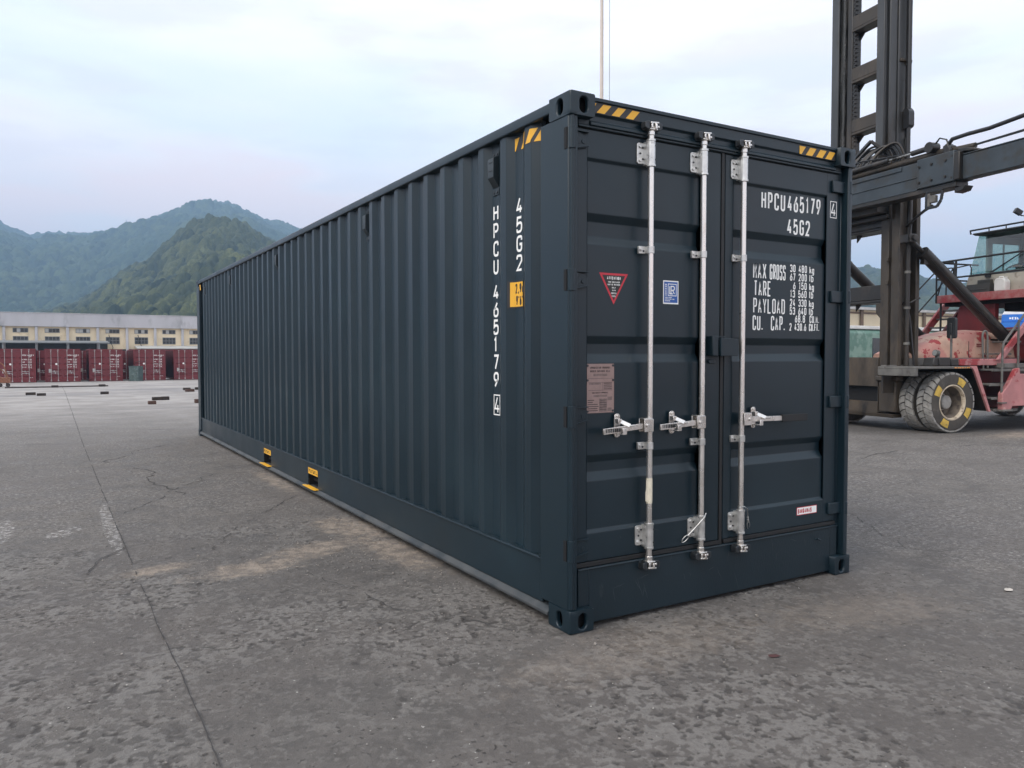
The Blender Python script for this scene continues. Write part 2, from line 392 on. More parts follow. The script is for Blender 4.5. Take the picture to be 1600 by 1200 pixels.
# ================================================================== GROUND
SLOPE = 0.011
def zg(y): return -SLOPE * min(max(0.0, y - 14.0), 90.0)
def ground_material():
    m = bpy.data.materials.new('worn_concrete'); m.use_nodes = True; t = m.node_tree; t.nodes.clear()
    o = N(t, 'ShaderNodeOutputMaterial'); b = N(t, 'ShaderNodeBsdfPrincipled'); L(t, b.outputs[0], o.inputs[0])
    c = N(t, 'ShaderNodeTexCoord'); P = c.outputs['Object']
    def noise(s, d=8, r=.6, dist=0, st=None):
        n = N(t, 'ShaderNodeTexNoise'); n.inputs['Scale'].default_value = s; n.inputs['Detail'].default_value = d; n.inputs['Roughness'].default_value = r; n.inputs['Distortion'].default_value = dist
        if st:
            mp = N(t, 'ShaderNodeMapping'); mp.inputs['Scale'].default_value = st; L(t, P, mp.inputs[0]); L(t, mp.outputs[0], n.inputs['Vector'])
        else: L(t, P, n.inputs['Vector'])
        return n.outputs['Fac']
    big, mid, fine, grit = noise(.35, 6, .6), noise(2.6, 9, .66, .4), noise(21, 8, .7), noise(120, 5, .7)
    s = N(t, 'ShaderNodeSeparateXYZ'); L(t, P, s.inputs[0])
    col = mixc(t, ramp(t, mid, .38, .62), (.098, .088, .079), (.150, .136, .122))
    col = mixc(t, ramp(t, big, .42, .60, 0, .55), col, (.132, .117, .107))
    brk = noise(1.1, 6, .62)
    mot = noise(26, 10, .80, .15); mot2 = noise(9, 10, .78, .2)
    col = mixc(t, ramp(t, mot2, .53, .60, 0, .55), col, (.205, .190, .175))
    col = mixc(t, ramp(t, mot2, .47, .40, 0, .55), col, (.080, .073, .067))
    col = mixc(t, mathn(t, 'MULTIPLY', ramp(t, mot, .525, .56, 0, .85), ramp(t, brk, .36, .60, .25, 1)), col, (.315, .292, .268))
    col = mixc(t, ramp(t, noise(33, 8, .75, .1), .56, .60, 0, .75), col, (.050, .045, .042))
    col = mixc(t, ramp(t, noise(62, 5, .7), .55, .63, 0, .45), col, (.21, .195, .18))
    def attr(nm):
        a = N(t, 'ShaderNodeAttribute'); a.attribute_name = nm; return a.outputs['Fac']
    fl, pt_, nr_ = attr('flake'), attr('pit'), attr('near')
    base = mixc(t, ramp(t, mid, .38, .62), (.094, .086, .079), (.142, .130, .119))
    base = mixc(t, ramp(t, big, .42, .60, 0, .6), base, (.116, .102, .093))
    base = mixc(t, ramp(t, mot, .50, .62, 0, .45), base, (.175, .162, .148))
    base = mixc(t, mathn(t, 'MULTIPLY', fl, ramp(t, mot, .38, .60, .45, .95)), base, (.208, .194, .178))
    base = mixc(t, mathn(t, 'MULTIPLY', pt_, .75), base, (.048, .043, .040))
    col = mixc(t, nr_, col, base)
    # bare aggregate patches: pale chips in a dark matrix
    agg = mathn(t, 'MULTIPLY', ramp(t, mid, .45, .62), ramp(t, noise(.9, 5), .46, .60))
    vo = N(t, 'ShaderNodeTexVoronoi'); vo.inputs['Scale'].default_value = 70; L(t, P, vo.inputs['Vector'])
    chips = ramp(t, vo.outputs['Distance'], .18, .42, 1, 0)
    chipf = mathn(t, 'MULTIPLY', mathn(t, 'MULTIPLY', chips, agg), ramp(t, fine, .44, .6))
    col = mixc(t, mathn(t, 'MULTIPLY', chipf, .75), col, (.30, .275, .25))
    pits = mathn(t, 'MULTIPLY', ramp(t, noise(34, 3, .5), .60, .70), ramp(t, mid, .42, .62))
    col = mixc(t, mathn(t, 'MULTIPLY', pits, .75), col, (.036, .033, .031))
    # older, paler slabs farther up the yard
    edge = mathn(t, 'ADD', s.outputs['Y'], mathn(t, 'MULTIPLY', mathn(t, 'SUBTRACT', noise(.22, 5), .5), 16))
    pale = ramp(t, edge, 8, 30)
    colf = mixc(t, ramp(t, noise(.5, 7, .65), .38, .64), (.26, .240, .222), (.365, .338, .314))
    colf = mixc(t, ramp(t, noise(.16, 6, .6, 1.0, (.35, 1.2, 1)), .52, .66, 0, .75), colf, (.165, .158, .160))
    colf = mixc(t, ramp(t, noise(.11, 5), .60, .70, 0, .5), colf, (.20, .145, .14))
    col = mixc(t, pale, col, colf)
    # stains and blotches
    col = mixc(t, ramp(t, noise(.8, 6, .62, .6, (.6, 1.4, 1)), .59, .72, 0, .5), col, (.066, .060, .056))
    col = mixc(t, ramp(t, noise(3.2, 7, .7, 0, (1, 1, 1)), .64, .72, 0, .28), col, (.25, .23, .215))
    def ell(cx, cy, rx, ry, ang=0):
        mp = N(t, 'ShaderNodeMapping'); mp.vector_type = 'TEXTURE'
        mp.inputs['Location'].default_value = (cx, cy, 0); mp.inputs['Rotation'].default_value = (0, 0, R(ang)); mp.inputs['Scale'].default_value = (rx, ry, 1)
        L(t, P, mp.inputs[0])
        g = N(t, 'ShaderNodeTexGradient'); g.gradient_type = 'SPHERICAL'; L(t, mp.outputs[0], g.inputs[0]); return g.outputs['Fac']
    sn = noise(7.5, 10, .76, .5); sand = None
    for e in ((-1.15, 2.25, .75, .34, 8), (-.62, 2.55, .85, .36, 25), (-.15, 3.15, .45, .9, 12), (-.12, 2.2, .32, 1.2, 4), (-1.75, 2.55, .45, .22, 20), (.2, -.35, 1.5, .5, 0), (1.7, -.55, 1.3, .5, -12), (13.5, 4.2, 2.4, .7, 5), (-.1, 6.0, .2, 1.6, 0)):
        f = ramp(t, mathn(t, 'ADD', ell(*e), mathn(t, 'MULTIPLY', mathn(t, 'SUBTRACT', sn, .5), 2.0)), .26, .80)
        f = mathn(t, 'MULTIPLY', f, .30 if e[0] > .1 and e[0] < 3 else .9)
        sand = f if sand is None else mathn(t, 'MAXIMUM', sand, f)
    col = mixc(t, mathn(t, 'MULTIPLY', sand, .92), col, mixc(t, ramp(t, mot2, .42, .58), (.185, .155, .128), (.34, .282, .226)))
    # worn white paint dashes beside the joint
    pn = noise(20, 9, .76)
    paint = None
    for e in ((-1.95, 4.3, .075, 1.5, 0), (-2.76, 4.5, .12, .7, 0), (-2.3, 4.2, .13, .28, -30), (3.2, -.95, .26, .09, -35)):
        f = ramp(t, mathn(t, 'ADD', mathn(t, 'MULTIPLY', ramp(t, ell(*e), 0, .35), .5), mathn(t, 'MULTIPLY', mathn(t, 'SUBTRACT', pn, .5), 3.2)), .50, .70)
        paint = f if paint is None else mathn(t, 'MAXIMUM', paint, f)
    col = mixc(t, mathn(t, 'MULTIPLY', paint, .7), col, (.46, .44, .42))
    # darker oval under the parked machine
    col = mixc(t, ramp(t, mathn(t, 'ADD', ell(14.5, 6.0, 6.5, 2.6, -10), mathn(t, 'MULTIPLY', mathn(t, 'SUBTRACT', mid, .5), .6)), .2, .6, 0, .6), col, (.05, .046, .044))
    specks = mathn(t, 'MULTIPLY', ramp(t, noise(46, 2, .5), .735, .76), 1.0)
    col = mixc(t, specks, col, (.48, .46, .42))
    L(t, col, b.inputs['Base Color'])
    L(t, ramp(t, mid, .35, .65, .62, .90, False), b.inputs['Roughness'])
    b.inputs['Specular IOR Level'].default_value = .35
    h = mathn(t, 'ADD', mathn(t, 'MULTIPLY', fine, .5), mathn(t, 'ADD', mathn(t, 'MULTIPLY', grit, .20), mathn(t, 'ADD', mathn(t, 'MULTIPLY', mid, 1.0), mathn(t, 'MULTIPLY', mot, .55))))
    h = mathn(t, 'ADD', h, mathn(t, 'SUBTRACT', mathn(t, 'MULTIPLY', chipf, .22), mathn(t, 'MULTIPLY', pits, .40)))
    bp = N(t, 'ShaderNodeBump'); bp.inputs['Strength'].default_value = .8; bp.inputs['Distance'].default_value = .024
    L(t, h, bp.inputs['Height']); L(t, bp.outputs[0], b.inputs['Normal'])
    return m
def make_ground():
    def axis(lo, hi, step, before, after): return np.concatenate([before, np.arange(lo, hi, step), after])
    xs = axis(-3.5, 3.3, .0072, [-3500, -600, -120, -30, -8, -4.5], [3.6, 5, 8, 20, 40, 120, 600, 3500])
    ys = axis(-2.0, 4.4, .0072, [-400, -60, -12, -4, -2.6], np.concatenate([[5, 6, 8, 10, 12, 13], np.linspace(14, 104, 31), [140, 400, 1200, 3500]]))
    X, Y = np.meshgrid(xs, ys)
    sst = lambda v, a, b: (lambda q: q * q * (3 - 2 * q))(np.clip((v - a) / (b - a), 0, 1))
    edge = sst(X, -3.5, -3.1) * (1 - sst(X, 2.9, 3.3)) * sst(Y, -2.0, -1.7) * (1 - sst(Y, 3.4, 4.4))
    def vn(sc, seed, ang):
        c, d = math.cos(ang), math.sin(ang); g = np.random.default_rng(seed).random((256, 256))
        xi, yi = (X * c - Y * d) / sc + 900.5, (X * d + Y * c) / sc + 900.5; xi, yi = np.clip(xi, -1e6, 1e6), np.clip(yi, -1e6, 1e6)
        x0, y0 = np.floor(xi).astype(int), np.floor(yi).astype(int); fx, fy = xi - x0, yi - y0; fx, fy = fx * fx * (3 - 2 * fx), fy * fy * (3 - 2 * fy)
        a = lambda i, j: g[(x0 + i) % 256, (y0 + j) % 256]
        return (a(0, 0) * (1 - fx) + a(1, 0) * fx) * (1 - fy) + (a(0, 1) * (1 - fx) + a(1, 1) * fx) * fy - .5
    reg = vn(.95, 1, .3) + .6 * vn(.42, 2, 1.1) + .35 * vn(.17, 3, .7)
    n = .22 * vn(.105, 4, .5) + .38 * vn(.048, 5, 1.3) + .44 * vn(.024, 6, .9) + .36 * vn(.0150, 7, .2)
    worn = sst(reg, -.30, .30)
    flake = sst(n, .10 - .13 * worn, .15 - .13 * worn) * (.55 + .45 * worn)
    pits = sst(.6 * vn(.040, 8, .4) + .4 * vn(.020, 9, 1.0), .17, .24) * (.3 + .7 * sst(reg, -.1, .15))
    big = sst(vn(.075, 10, .8) + .5 * vn(.035, 12, .1), .50, .56)
    h = (flake * .0016 - pits * .0034 - big * .0020 + .0012 * vn(.02, 11, .6) + .004 * vn(.22, 13, .3) - .004) * edge
    Z = h + np.vectorize(zg)(ys)[:, None]
    nr, nc = X.shape; V = np.stack([X, Y, Z], -1).reshape(-1, 3); idx = np.arange(nr * nc).reshape(nr, nc)
    F = np.stack([idx[:-1, :-1], idx[:-1, 1:], idx[1:, 1:], idx[1:, :-1]], -1).reshape(-1, 4)
    me = bpy.data.meshes.new('ground'); me.vertices.add(len(V)); me.vertices.foreach_set('co', V.ravel())
    me.loops.add(F.size); me.loops.foreach_set('vertex_index', F.ravel().astype(np.int32))
    me.polygons.add(len(F)); me.polygons.foreach_set('loop_start', np.arange(0, F.size, 4, dtype=np.int32)); me.update(calc_edges=True)
    for nm, arr in (('flake', flake * edge), ('pit', np.maximum(pits, big * .8) * edge), ('near', edge), ('worn', worn)):
        at = me.attributes.new(nm, 'FLOAT', 'POINT'); at.data.foreach_set('value', arr.ravel().astype(np.float32))
    me.materials.append(ground_material()); me.shade_smooth()
    o = bpy.data.objects.new('ground', me); COL.objects.link(o)
    return tag(o, kind='structure')
make_ground()

CRACKM = mat('crack_shadow_dirt', (.050, .046, .044), .95, var=.3, scale=30)
def crack(name, pts, w0, w1, jit, step=.06, seed=1):
    """a thin dark seam that wanders along the concrete"""
    rr = random.Random(seed); P = [Vector((*p, 0)) for p in pts]; path = []
    for a, b in zip(P[:-1], P[1:]):
        k = max(1, int((b - a).length / step))
        for i in range(k): path.append(a.lerp(b, i / k))
    path.append(P[-1]); off = 0; vs = []; n = len(path)
    for i, p in enumerate(path):
        d = (path[min(i + 1, n - 1)] - path[max(i - 1, 0)]).normalized(); nn = Vector((-d.y, d.x, 0))
        off = off * .8 + rr.gauss(0, jit); w = (w0 + (w1 - w0) * i / n) * rr.uniform(.35, 1.25)
        for s in (1, -1):
            q = p + nn * (off + s * w / 2); vs.append((q.x, q.y, zg(q.y) + .004))
    keep = []; on = True
    for i in range(n - 1):
        if rr.random() < (.10 if on else .35): on = not on
        if on: keep.append((2 * i, 2 * i + 1, 2 * i + 3, 2 * i + 2))
    mb = MB(); mb.add(vs, keep)
    tag(mb.build(name, CRACKM, smooth=0), kind='structure')
crack('ground_joint', [(-1.868, -1.6), (-1.866, .6), (-1.885, 1.2), (-1.897, 4), (-1.93, 12), (-1.80, 40), (-1.80, 58)], .006, .022, .0012, .05, 3)
crack('ground_crack', [(-2.9, 2.3), (-2.35, 2.5), (-2.19, 2.55), (-2.12, 2.95), (-1.9, 3.35)], .006, .012, .010, .05, 4)
crack('ground_crack', [(-1.86, 4.8), (-1.4, 5.5), (-1.05, 6.2), (-.6, 7.0)], .009, .013, .016, .06, 5)
crack('ground_crack', [(-1.15, 5.6), (-1.35, 6.6), (-1.25, 7.6), (-1.7, 9.0), (-1.2, 10.2), (-.7, 10.8), (-.2, 10.8)], .015, .02, .03, .09, 6)
crack('ground_crack', [(-1.3, 2.9), (-.9, 3.8), (-.5, 4.4), (-.05, 5.0)], .007, .012, .014, .05, 8)
crack('ground_crack', [(-.9, 2.1), (-.75, 1.5), (-.65, .9), (-.3, .45), (-.2, -.1)], .006, .008, .014, .04, 9)
crack('ground_crack', [(2.75, .9), (3.3, .2), (3.75, -.45)], .006, .008, .006, .05, 10)
crack('ground_crack', [(3.3, .2), (4.1, 1.2), (4.8, 2.6)], .006, .010, .012, .05, 11)
crack('ground_crack', [(-3.4, 8.3), (-3.0, 9.2), (-3.1, 10.4)], .014, .02, .02, .08, 12)
crack('ground_crack', [(2.8, 3.4), (5, 3.3), (9, 3.9), (14, 3.4)], .014, .02, .03, .1, 13)

# loose chips lying about: nobody could count them
GRIT = mat('stone_chips', (.26, .235, .21), .9, var=.45, scale=40)
def make_grit():
    mb = MB(); rr = random.Random(5)
    for i in range(1500):
        if i < 750:
            x, y = rr.uniform(-4, 5), rr.uniform(-2.6, 6.5)
        elif i < 1150:
            x, y = -abs(rr.gauss(0, .35)) - .03, rr.uniform(.2, 4.2)
        else:
            x, y = rr.gauss(-.9, .7), rr.gauss(2.4, .4)
        if 0 < x < 2.4 and y > 0: continue
        s = rr.uniform(.002, .0065) * (1.9 if rr.random() < .04 else 1)
        a = rr.uniform(0, 6.28); vs = []
        for k in range(5):
            t = a + k * 1.2566; q = s * rr.uniform(.6, 1.2); vs.append((x + q * math.cos(t), y + q * math.sin(t), .0005))
        for k in range(5):
            t = a + k * 1.2566 + .3; q = s * rr.uniform(.3, .7); vs.append((x + q * math.cos(t), y + q * math.sin(t), s * rr.uniform(.5, .9)))
        mb.add(vs, [(5, 6, 7, 8, 9)] + [(k, (k + 1) % 5, 5 + (k + 1) % 5, 5 + k) for k in range(5)])
    tag(mb.build('stone_chips', GRIT, smooth=0), 'loose stone chips scattered over the worn concrete', 'gravel', kind='stuff')
make_grit()

# ================================================================== HILLS
def px_dir(px):
    d = Vector((fw.x, fw.y, 0)).normalized(); s = Vector((rt.x, rt.y, 0))
    return (d * 1.0 + s * ((px - 800) / 1212.0))          # horizontal, unit depth
def value_noise(x, y, s, seed):
    g = np.random.default_rng(seed).random((64, 64)); xi, yi = x / s, y / s
    x0, y0 = np.floor(xi).astype(int), np.floor(yi).astype(int); fx, fy = xi - x0, yi - y0
    fx, fy = fx * fx * (3 - 2 * fx), fy * fy * (3 - 2 * fy); a = lambda i, j: g[(x0 + i) % 64, (y0 + j) % 64]
    return (a(0, 0) * (1 - fx) + a(1, 0) * fx) * (1 - fy) + (a(0, 1) * (1 - fx) + a(1, 1) * fx) * fy - .5
def crowns(x, y, s, seed):
    """tree crowns as rounded bumps on a jittered grid; returns height 0..1 and a per-crown random"""
    g = np.random.default_rng(seed); A, B, H = g.random((128, 128)), g.random((128, 128)), g.random((128, 128))
    xi, yi = np.floor(x / s).astype(int), np.floor(y / s).astype(int); best = np.zeros_like(x); rnd = np.zeros_like(x)
    for i in (-1, 0, 1):
        for j in (-1, 0, 1):
            cx, cy_ = xi + i, yi + j; ax, by, h = A[cx % 128, cy_ % 128], B[cx % 128, cy_ % 128], H[cx % 128, cy_ % 128]
            d2 = ((x / s - cx - ax) ** 2 + (y / s - cy_ - by) ** 2) / (.55 + .35 * h) ** 2
            v = np.sqrt(np.clip(1 - d2, 0, 1)) * (.45 + .75 * h)
            k = v > best; best = np.where(k, v, best); rnd = np.where(k, H[(cx * 7) % 128, (cy_ * 13) % 128], rnd)
    return best, rnd
def forest_material(name, c1, c2, c3):
    m = bpy.data.materials.new(name); m.use_nodes = True; t = m.node_tree; t.nodes.clear()
    o = N(t, 'ShaderNodeOutputMaterial'); b = N(t, 'ShaderNodeBsdfPrincipled'); L(t, b.outputs[0], o.inputs[0])
    at = N(t, 'ShaderNodeAttribute'); at.attribute_name = 'crown'
    c = N(t, 'ShaderNodeTexCoord')
    n = N(t, 'ShaderNodeTexNoise'); n.inputs['Scale'].default_value = .012; n.inputs['Detail'].default_value = 6; L(t, c.outputs['Object'], n.inputs['Vector'])
    n2 = N(t, 'ShaderNodeTexNoise'); n2.inputs['Scale'].default_value = .9; n2.inputs['Detail'].default_value = 5; L(t, c.outputs['Object'], n2.inputs['Vector'])
    col = mixc(t, at.outputs['Fac'], c1, c2)
    col = mixc(t, ramp(t, n.outputs['Fac'], .45, .65, 0, .7), col, c3)
    col = mixc(t, ramp(t, n2.outputs['Fac'], .35, .65, 0, .6), col, (.018, .026, .014))
    L(t, col, b.inputs['Base Color']); b.inputs['Roughness'].default_value = .9; b.inputs['Specular IOR Level'].default_value = .1
    return m
def hill(name, sil, px0, px1, npx, D0, D1, nd, crown, amp, gully, seed, m, fade=(), zb=-1.0, back=1.18):
    """wooded hillside: a real height field rising from depth D0 to its crest near depth D1 and falling behind it"""
    px = np.linspace(px0, px1, npx); sx, syy = zip(*sil); crest_px = np.interp(px, sx, syy)
    # crest heights in metres at depth D1
    hz = 553.0 - (px - 800) * .001
    Hc = (hz - crest_px) / 1212.0 * D1 + CAM.z - amp * .55
    k = np.ones(9) / 9; Hc = np.convolve(np.pad(Hc, 4, mode='edge'), k, 'valid')
    for a, b in fade: q = np.clip((px - a) / (b - a), 0, 1); Hc = Hc * q * q * (3 - 2 * q)
    tt = np.concatenate([np.linspace(0, 1, nd), np.linspace(1.03, 1 + back, 14)[1:]])
    T, PX = np.meshgrid(tt, px, indexing='ij'); HH = np.broadcast_to(Hc, T.shape)
    D = D0 + (D1 - D0) * T
    base = Vector((fw.x, fw.y, 0)).normalized(); s = Vector((rt.x, rt.y, 0)); k = (PX - 800) / 1212.0
    X = CAM.x + D * (base.x + s.x * k); Y = CAM.y + D * (base.y + s.y * k)
    prof = np.where(T <= 1, np.clip(T, 0, 1) ** 1.05 * (1.35 - .35 * T), 1 - (T - 1) ** 1.4 * 2.2)
    Z = zb + HH * prof
    g = value_noise(X, Y, gully, seed) * 1.0 + value_noise(X, Y, gully * .45, seed + 1) * .5 + value_noise(X, Y, gully * .2, seed + 2) * .22
    w = np.clip(T, 0, 1) * np.clip((1.0 - T) * 3.0, 0, 1) + .0
    Z = Z + g * HH * .34 * w
    bmp, rnd = crowns(X, Y, crown, seed + 5); bmp2, rnd2 = crowns(X, Y, crown * .45, seed + 9)
    Z = Z + (amp * bmp + amp * .32 * bmp2) * np.clip(T * 25, 0, 1)
    nr, nc = T.shape; V = np.stack([X, Y, Z], -1).reshape(-1, 3)
    idx = np.arange(nr * nc).reshape(nr, nc)
    F = np.stack([idx[:-1, :-1], idx[:-1, 1:], idx[1:, 1:], idx[1:, :-1]], -1).reshape(-1, 4)
    me = bpy.data.meshes.new(name); me.vertices.add(len(V)); me.vertices.foreach_set('co', V.ravel())
    me.loops.add(F.size); me.loops.foreach_set('vertex_index', F.ravel().astype(np.int32))
    me.polygons.add(len(F)); me.polygons.foreach_set('loop_start', np.arange(0, F.size, 4, dtype=np.int32))
    me.update(calc_edges=True); me.validate()
    at = me.attributes.new('crown', 'FLOAT', 'POINT'); at.data.foreach_set('value', np.clip((.6 * rnd + .4 * rnd2 - .5) * 1.7 + .5, 0, 1).ravel().astype(np.float32))
    me.materials.append(m); o = bpy.data.objects.new(name, me); COL.objects.link(o)
    return tag(o, kind='structure')
FAR = [(-500, 345), (-200, 332), (-60, 338), (0, 347), (18, 355), (36, 364.5), (54, 369), (90, 365), (120, 367.5), (144, 367.5), (180, 363.6), (210, 355.5), (255, 339), (285, 327), (306, 319.5), (330, 316), (354, 318), (375, 324), (399, 336), (420, 346.5), (435, 347.4), (450, 352.5), (468, 361.5), (520, 378), (600, 400), (720, 425), (900, 440)]
NEAR = [(-300, 500), (0, 497), (60, 494), (120, 481), (144, 468), (180, 444), (210, 429), (240, 411), (270, 390), (294, 373.5), (315, 364), (336, 357), (360, 356.5), (381, 359.5), (399, 367.5), (417, 378.6), (450, 395), (520, 420), (620, 450), (760, 480)]
RIGHT = [(1150, 440), (1250, 425), (1335, 430), (1350, 427.5), (1367, 428), (1390, 437), (1405, 441), (1420, 438.5), (1432, 437), (1441, 442), (1460, 445.6), (1500, 452), (1560, 456), (1650, 452), (1800, 446)]
hill('far_hill', FAR, -260, 1240, 1150, 720, 1850, 520, 12, 12, 300, 21, forest_material('far_forest', (.012, .022, .010), (.085, .110, .045), (.030, .055, .030)), ((-260, -160), (1240, 900)))
hill('near_hill', NEAR, -200, 820, 880, 300, 900, 400, 8, 9.5, 110, 41, forest_material('near_forest', (.008, .014, .005), (.110, .118, .042), (.050, .060, .024)), ((-200, -110), (820, 560)))
hill('right_hill', RIGHT, 1000, 1900, 700, 420, 950, 200, 12, 10, 140, 61, forest_material('right_forest', (.012, .020, .010), (.085, .102, .045), (.036, .056, .032)), ((1000, 1280), (1900, 1720)))

# ------------------------------------------------------------------ haze
def make_haze():
    m = bpy.data.materials.new('haze_air'); m.use_nodes = True; t = m.node_tree; t.nodes.clear()
    o = N(t, 'ShaderNodeOutputMaterial'); v = N(t, 'ShaderNodeVolumePrincipled')
    v.inputs['Color'].default_value = (.45, .70, 1.0, 1); v.inputs['Density'].default_value = HAZE_DENSITY; v.inputs['Anisotropy'].default_value = .0
    L(t, v.outputs[0], o.inputs['Volume'])
    mb = MB(); mb.box(-3600, 3600, -420, 3600, -3, 420)
    ob = mb.build('haze', m, smooth=0, normals=False)
    tag(ob, 'pale blue haze filling the air over the yard and hills', 'haze', kind='stuff')
HAZE_DENSITY = 0.00050
make_haze()

# ================================================================== MAIN CONTAINER
CW, CL, CH = 2.363, 12.192, 2.896
PITCH = 0.284
def make_container():
    t = thing('shipping_container', 'long dark slate grey shipping container with corrugated side and closed galvanised-barred doors', 'shipping container', (0, 0, 0))
    # ---- corner castings
    def casting(x0, x1, y0, y1, z0, z1, sx, sy):
        """hollow steel block: outer faces carry rounded slots"""
        mb = MB()
        th = .026
        def slotted(plane, a0, a1, b0, b1, c, n_out, ca, cb, sa, sb):
            # a face with an elongated hole, plus the hole's walls
            ring = []
            k = 24
            for i in range(k):
                q = 2 * math.pi * i / k; ux, uz = math.cos(q), math.sin(q)
                rr = min(sa, sb); ex = max(sa - rr, 0); ez = max(sb - rr, 0)
                ring.append((ca + ux * rr + (ex if ux > 0 else -ex), cb + uz * rr + (ez if uz > 0 else -ez)))
            outer = []
            for i in range(k):
                q = 2 * math.pi * i / k; ux, uz = math.cos(q), math.sin(q)
                s = max(abs(ux), abs(uz)); ux, uz = ux / s, uz / s
                outer.append((ca + (ux * (a1 - ca) if ux > 0 else ux * (ca - a0)), cb + (uz * (b1 - cb) if uz > 0 else uz * (cb - b0))))
            P3 = (lambda a, b, d: (a, d, b)) if plane == 'y' else (lambda a, b, d: (d, a, b))
            vs = [P3(a, b, c) for a, b in outer] + [P3(a, b, c) for a, b in ring] + [P3(a, b, c - n_out * th) for a, b in ring]
            fs = [(i, (i + 1) % k, k + (i + 1) % k, k + i) for i in range(k)] + [(k + i, k + (i + 1) % k, 2 * k + (i + 1) % k, 2 * k + i) for i in range(k)]
            mb.add(vs, fs, 0)
            mb.add([P3(a, b, c - n_out * (th + .03)) for a, b in ((a0 + .01, b0 + .01), (a1 - .01, b0 + .01), (a1 - .01, b1 - .01), (a0 + .01, b1 - .01))], [(0, 1, 2, 3)], 1)
        yo = y0 if sy < 0 else y1; xo = x0 if sx < 0 else x1
        cz = (z0 + z1) / 2
        slotted('y', x0, x1, z0, z1, yo, sy, (x0 + x1) / 2 + .008 * (-sx), cz - .003, .027, .042)
        slotted('x', y0, y1, z0, z1, xo, sx, (y0 + y1) / 2, cz - .003, .027, .042)
        # other four faces
        mb.quad((x0, y0, z1), (x1, y0, z1), (x1, y1, z1), (x0, y1, z1)); mb.quad((x0, y0, z0), (x1, y0, z0), (x1, y1, z0), (x0, y1, z0))
        xi = x1 if sx < 0 else x0; yi = y1 if sy < 0 else y0
        mb.quad((xi, y0, z0), (xi, y1, z0), (xi, y1, z1), (xi, y0, z1)); mb.quad((x0, yi, z0), (x1, yi, z0), (x1, yi, z1), (x0, yi, z1))
        # merge coincident corners so that bevels run round the block
        import bmesh
        o = mb.build('corner_casting', [SLATE, BLACKIN], t, smooth=35, normals=False)
        bm = bmesh.new(); bm.from_mesh(o.data); bmesh.ops.remove_doubles(bm, verts=bm.verts, dist=.0005); bmesh.ops.recalc_face_normals(bm, faces=bm.faces); bm.to_mesh(o.data); bm.free()
        md = o.modifiers.new('bevel', 'BEVEL'); md.width = .009; md.segments = 3; md.limit_method = 'ANGLE'; md.angle_limit = R(50)
    cw, cl, ch = .160, .205, .122
    for sx in (-1, 1):
        for sy in (-1, 1):
            for top in (0, 1):
                x0, x1 = (0, cw) if sx < 0 else (CW - cw, CW); y0, y1 = (0, cl) if sy < 0 else (CL - cl, CL)
                z0, z1 = (CH - ch, CH) if top else (0, ch)
                casting(x0, x1, y0, y1, z0, z1, sx, sy)
    # ---- corner posts
    zl, zh = ch, CH - ch
    for sx in (-1, 1):
        for sy in (-1, 1):
            mb = MB()
            X = (lambda v: v) if sx < 0 else (lambda v: CW - v)
            Y = (lambda v: v) if sy < 0 else (lambda v: CL - v)
            poly = [(.004, .030), (.016, .016), (.040, .012), (.058, .014), (.058, .070), (.085, .075), (.085, .12), (.05, .12), (.05, .296), (.004, .296)]
            mb.prism([(X(a), Y(b)) for a, b in poly], 'z', zl, zh)
            mb.build('corner_post', SLATE, t, bevel=.004)
    # ---- header and sill at the door end, walls at the far end
    mb = MB()
    mb.prism([(.036, 2.745), (.036, 2.76), (.050, 2.772), (.050, 2.80), (.036, 2.81), (.036, 2.882), (.12, 2.882), (.12, 2.745)], 'x', cw, CW - cw)
    mb.box(.087, cw, .05, .12, 2.745, 2.774); mb.box(CW - cw, CW - .087, .05, .12, 2.745, 2.774)
    mb.prism([(.046, 2.745), (.046, 2.732), (.115, 2.732), (.115, 2.745)], 'x', .087, CW - .087)
    hdr = mb.build('door_header', SLATE, t, bevel=.003)
    # rain gutter lip on top of the header
    mb = MB(); mb.box(cw + .002, CW - cw - .002, .026, .034, 2.872, 2.892); mb.build('header_lip', SLATE, hdr, bevel=.002)
    mb = MB(); mb.box(cw, CW - cw, .044, .16, .022, .332); mb.box(.087, cw, .044, .12, ch, .332); mb.box(CW - cw, CW - .087, .044, .12, ch, .332)
    mb.box(.0865, CW - .0865, .036, .0435, .322, .331)
    sill = mb.build('door_sill', SLATE2, t, bevel=.004)
    mb = MB(); mb.tube([(2.06, .043, .262), (2.06, .030, .262), (2.085, .028, .250)], .006, 8); mb.build('seal_stud', SLATE, sill)
    mb = MB(); mb.box(.09, CW - .09, CL - .10, CL - .04, .03, 2.88); mb.build('front_wall', SLATE, t, bevel=.005)
    # ---- header hazard stripes
    def stripes(parent, name, org, U, V, ln, h, starts, slant, wd):
        mb = MB(); org, U, V = Vector(org), Vector(U), Vector(V); Nn = U.cross(V)
        q = lambda u, v, l: org + U * u + V * v + Nn * l
        mb.add([q(0, 0, .0012), q(ln, 0, .0012), q(ln, h, .0012), q(0, h, .0012)], [(0, 1, 2, 3)], 0)
        for u0 in starts:
            pl = [(u0, 0.003), (u0 + wd, .003), (u0 + wd + slant, h - .003), (u0 + slant, h - .003)]
            cl2 = [(max(0, min(ln, u)), v) for u, v in pl]
            if cl2[1][0] - cl2[0][0] < .002 and cl2[2][0] - cl2[3][0] < .002: continue
            mb.add([q(u, v, .0022) for u, v in cl2], [(0, 1, 2, 3)], 1)
        return mb.build(name, [BLK, YEL], parent, smooth=0)
    stripes(hdr, 'hazard_stripe_tape', (.168, .036, 2.812), (1, 0, 0), (0, 0, 1), .328, .055, (-.075, .027, .129, .228), .047, .054)
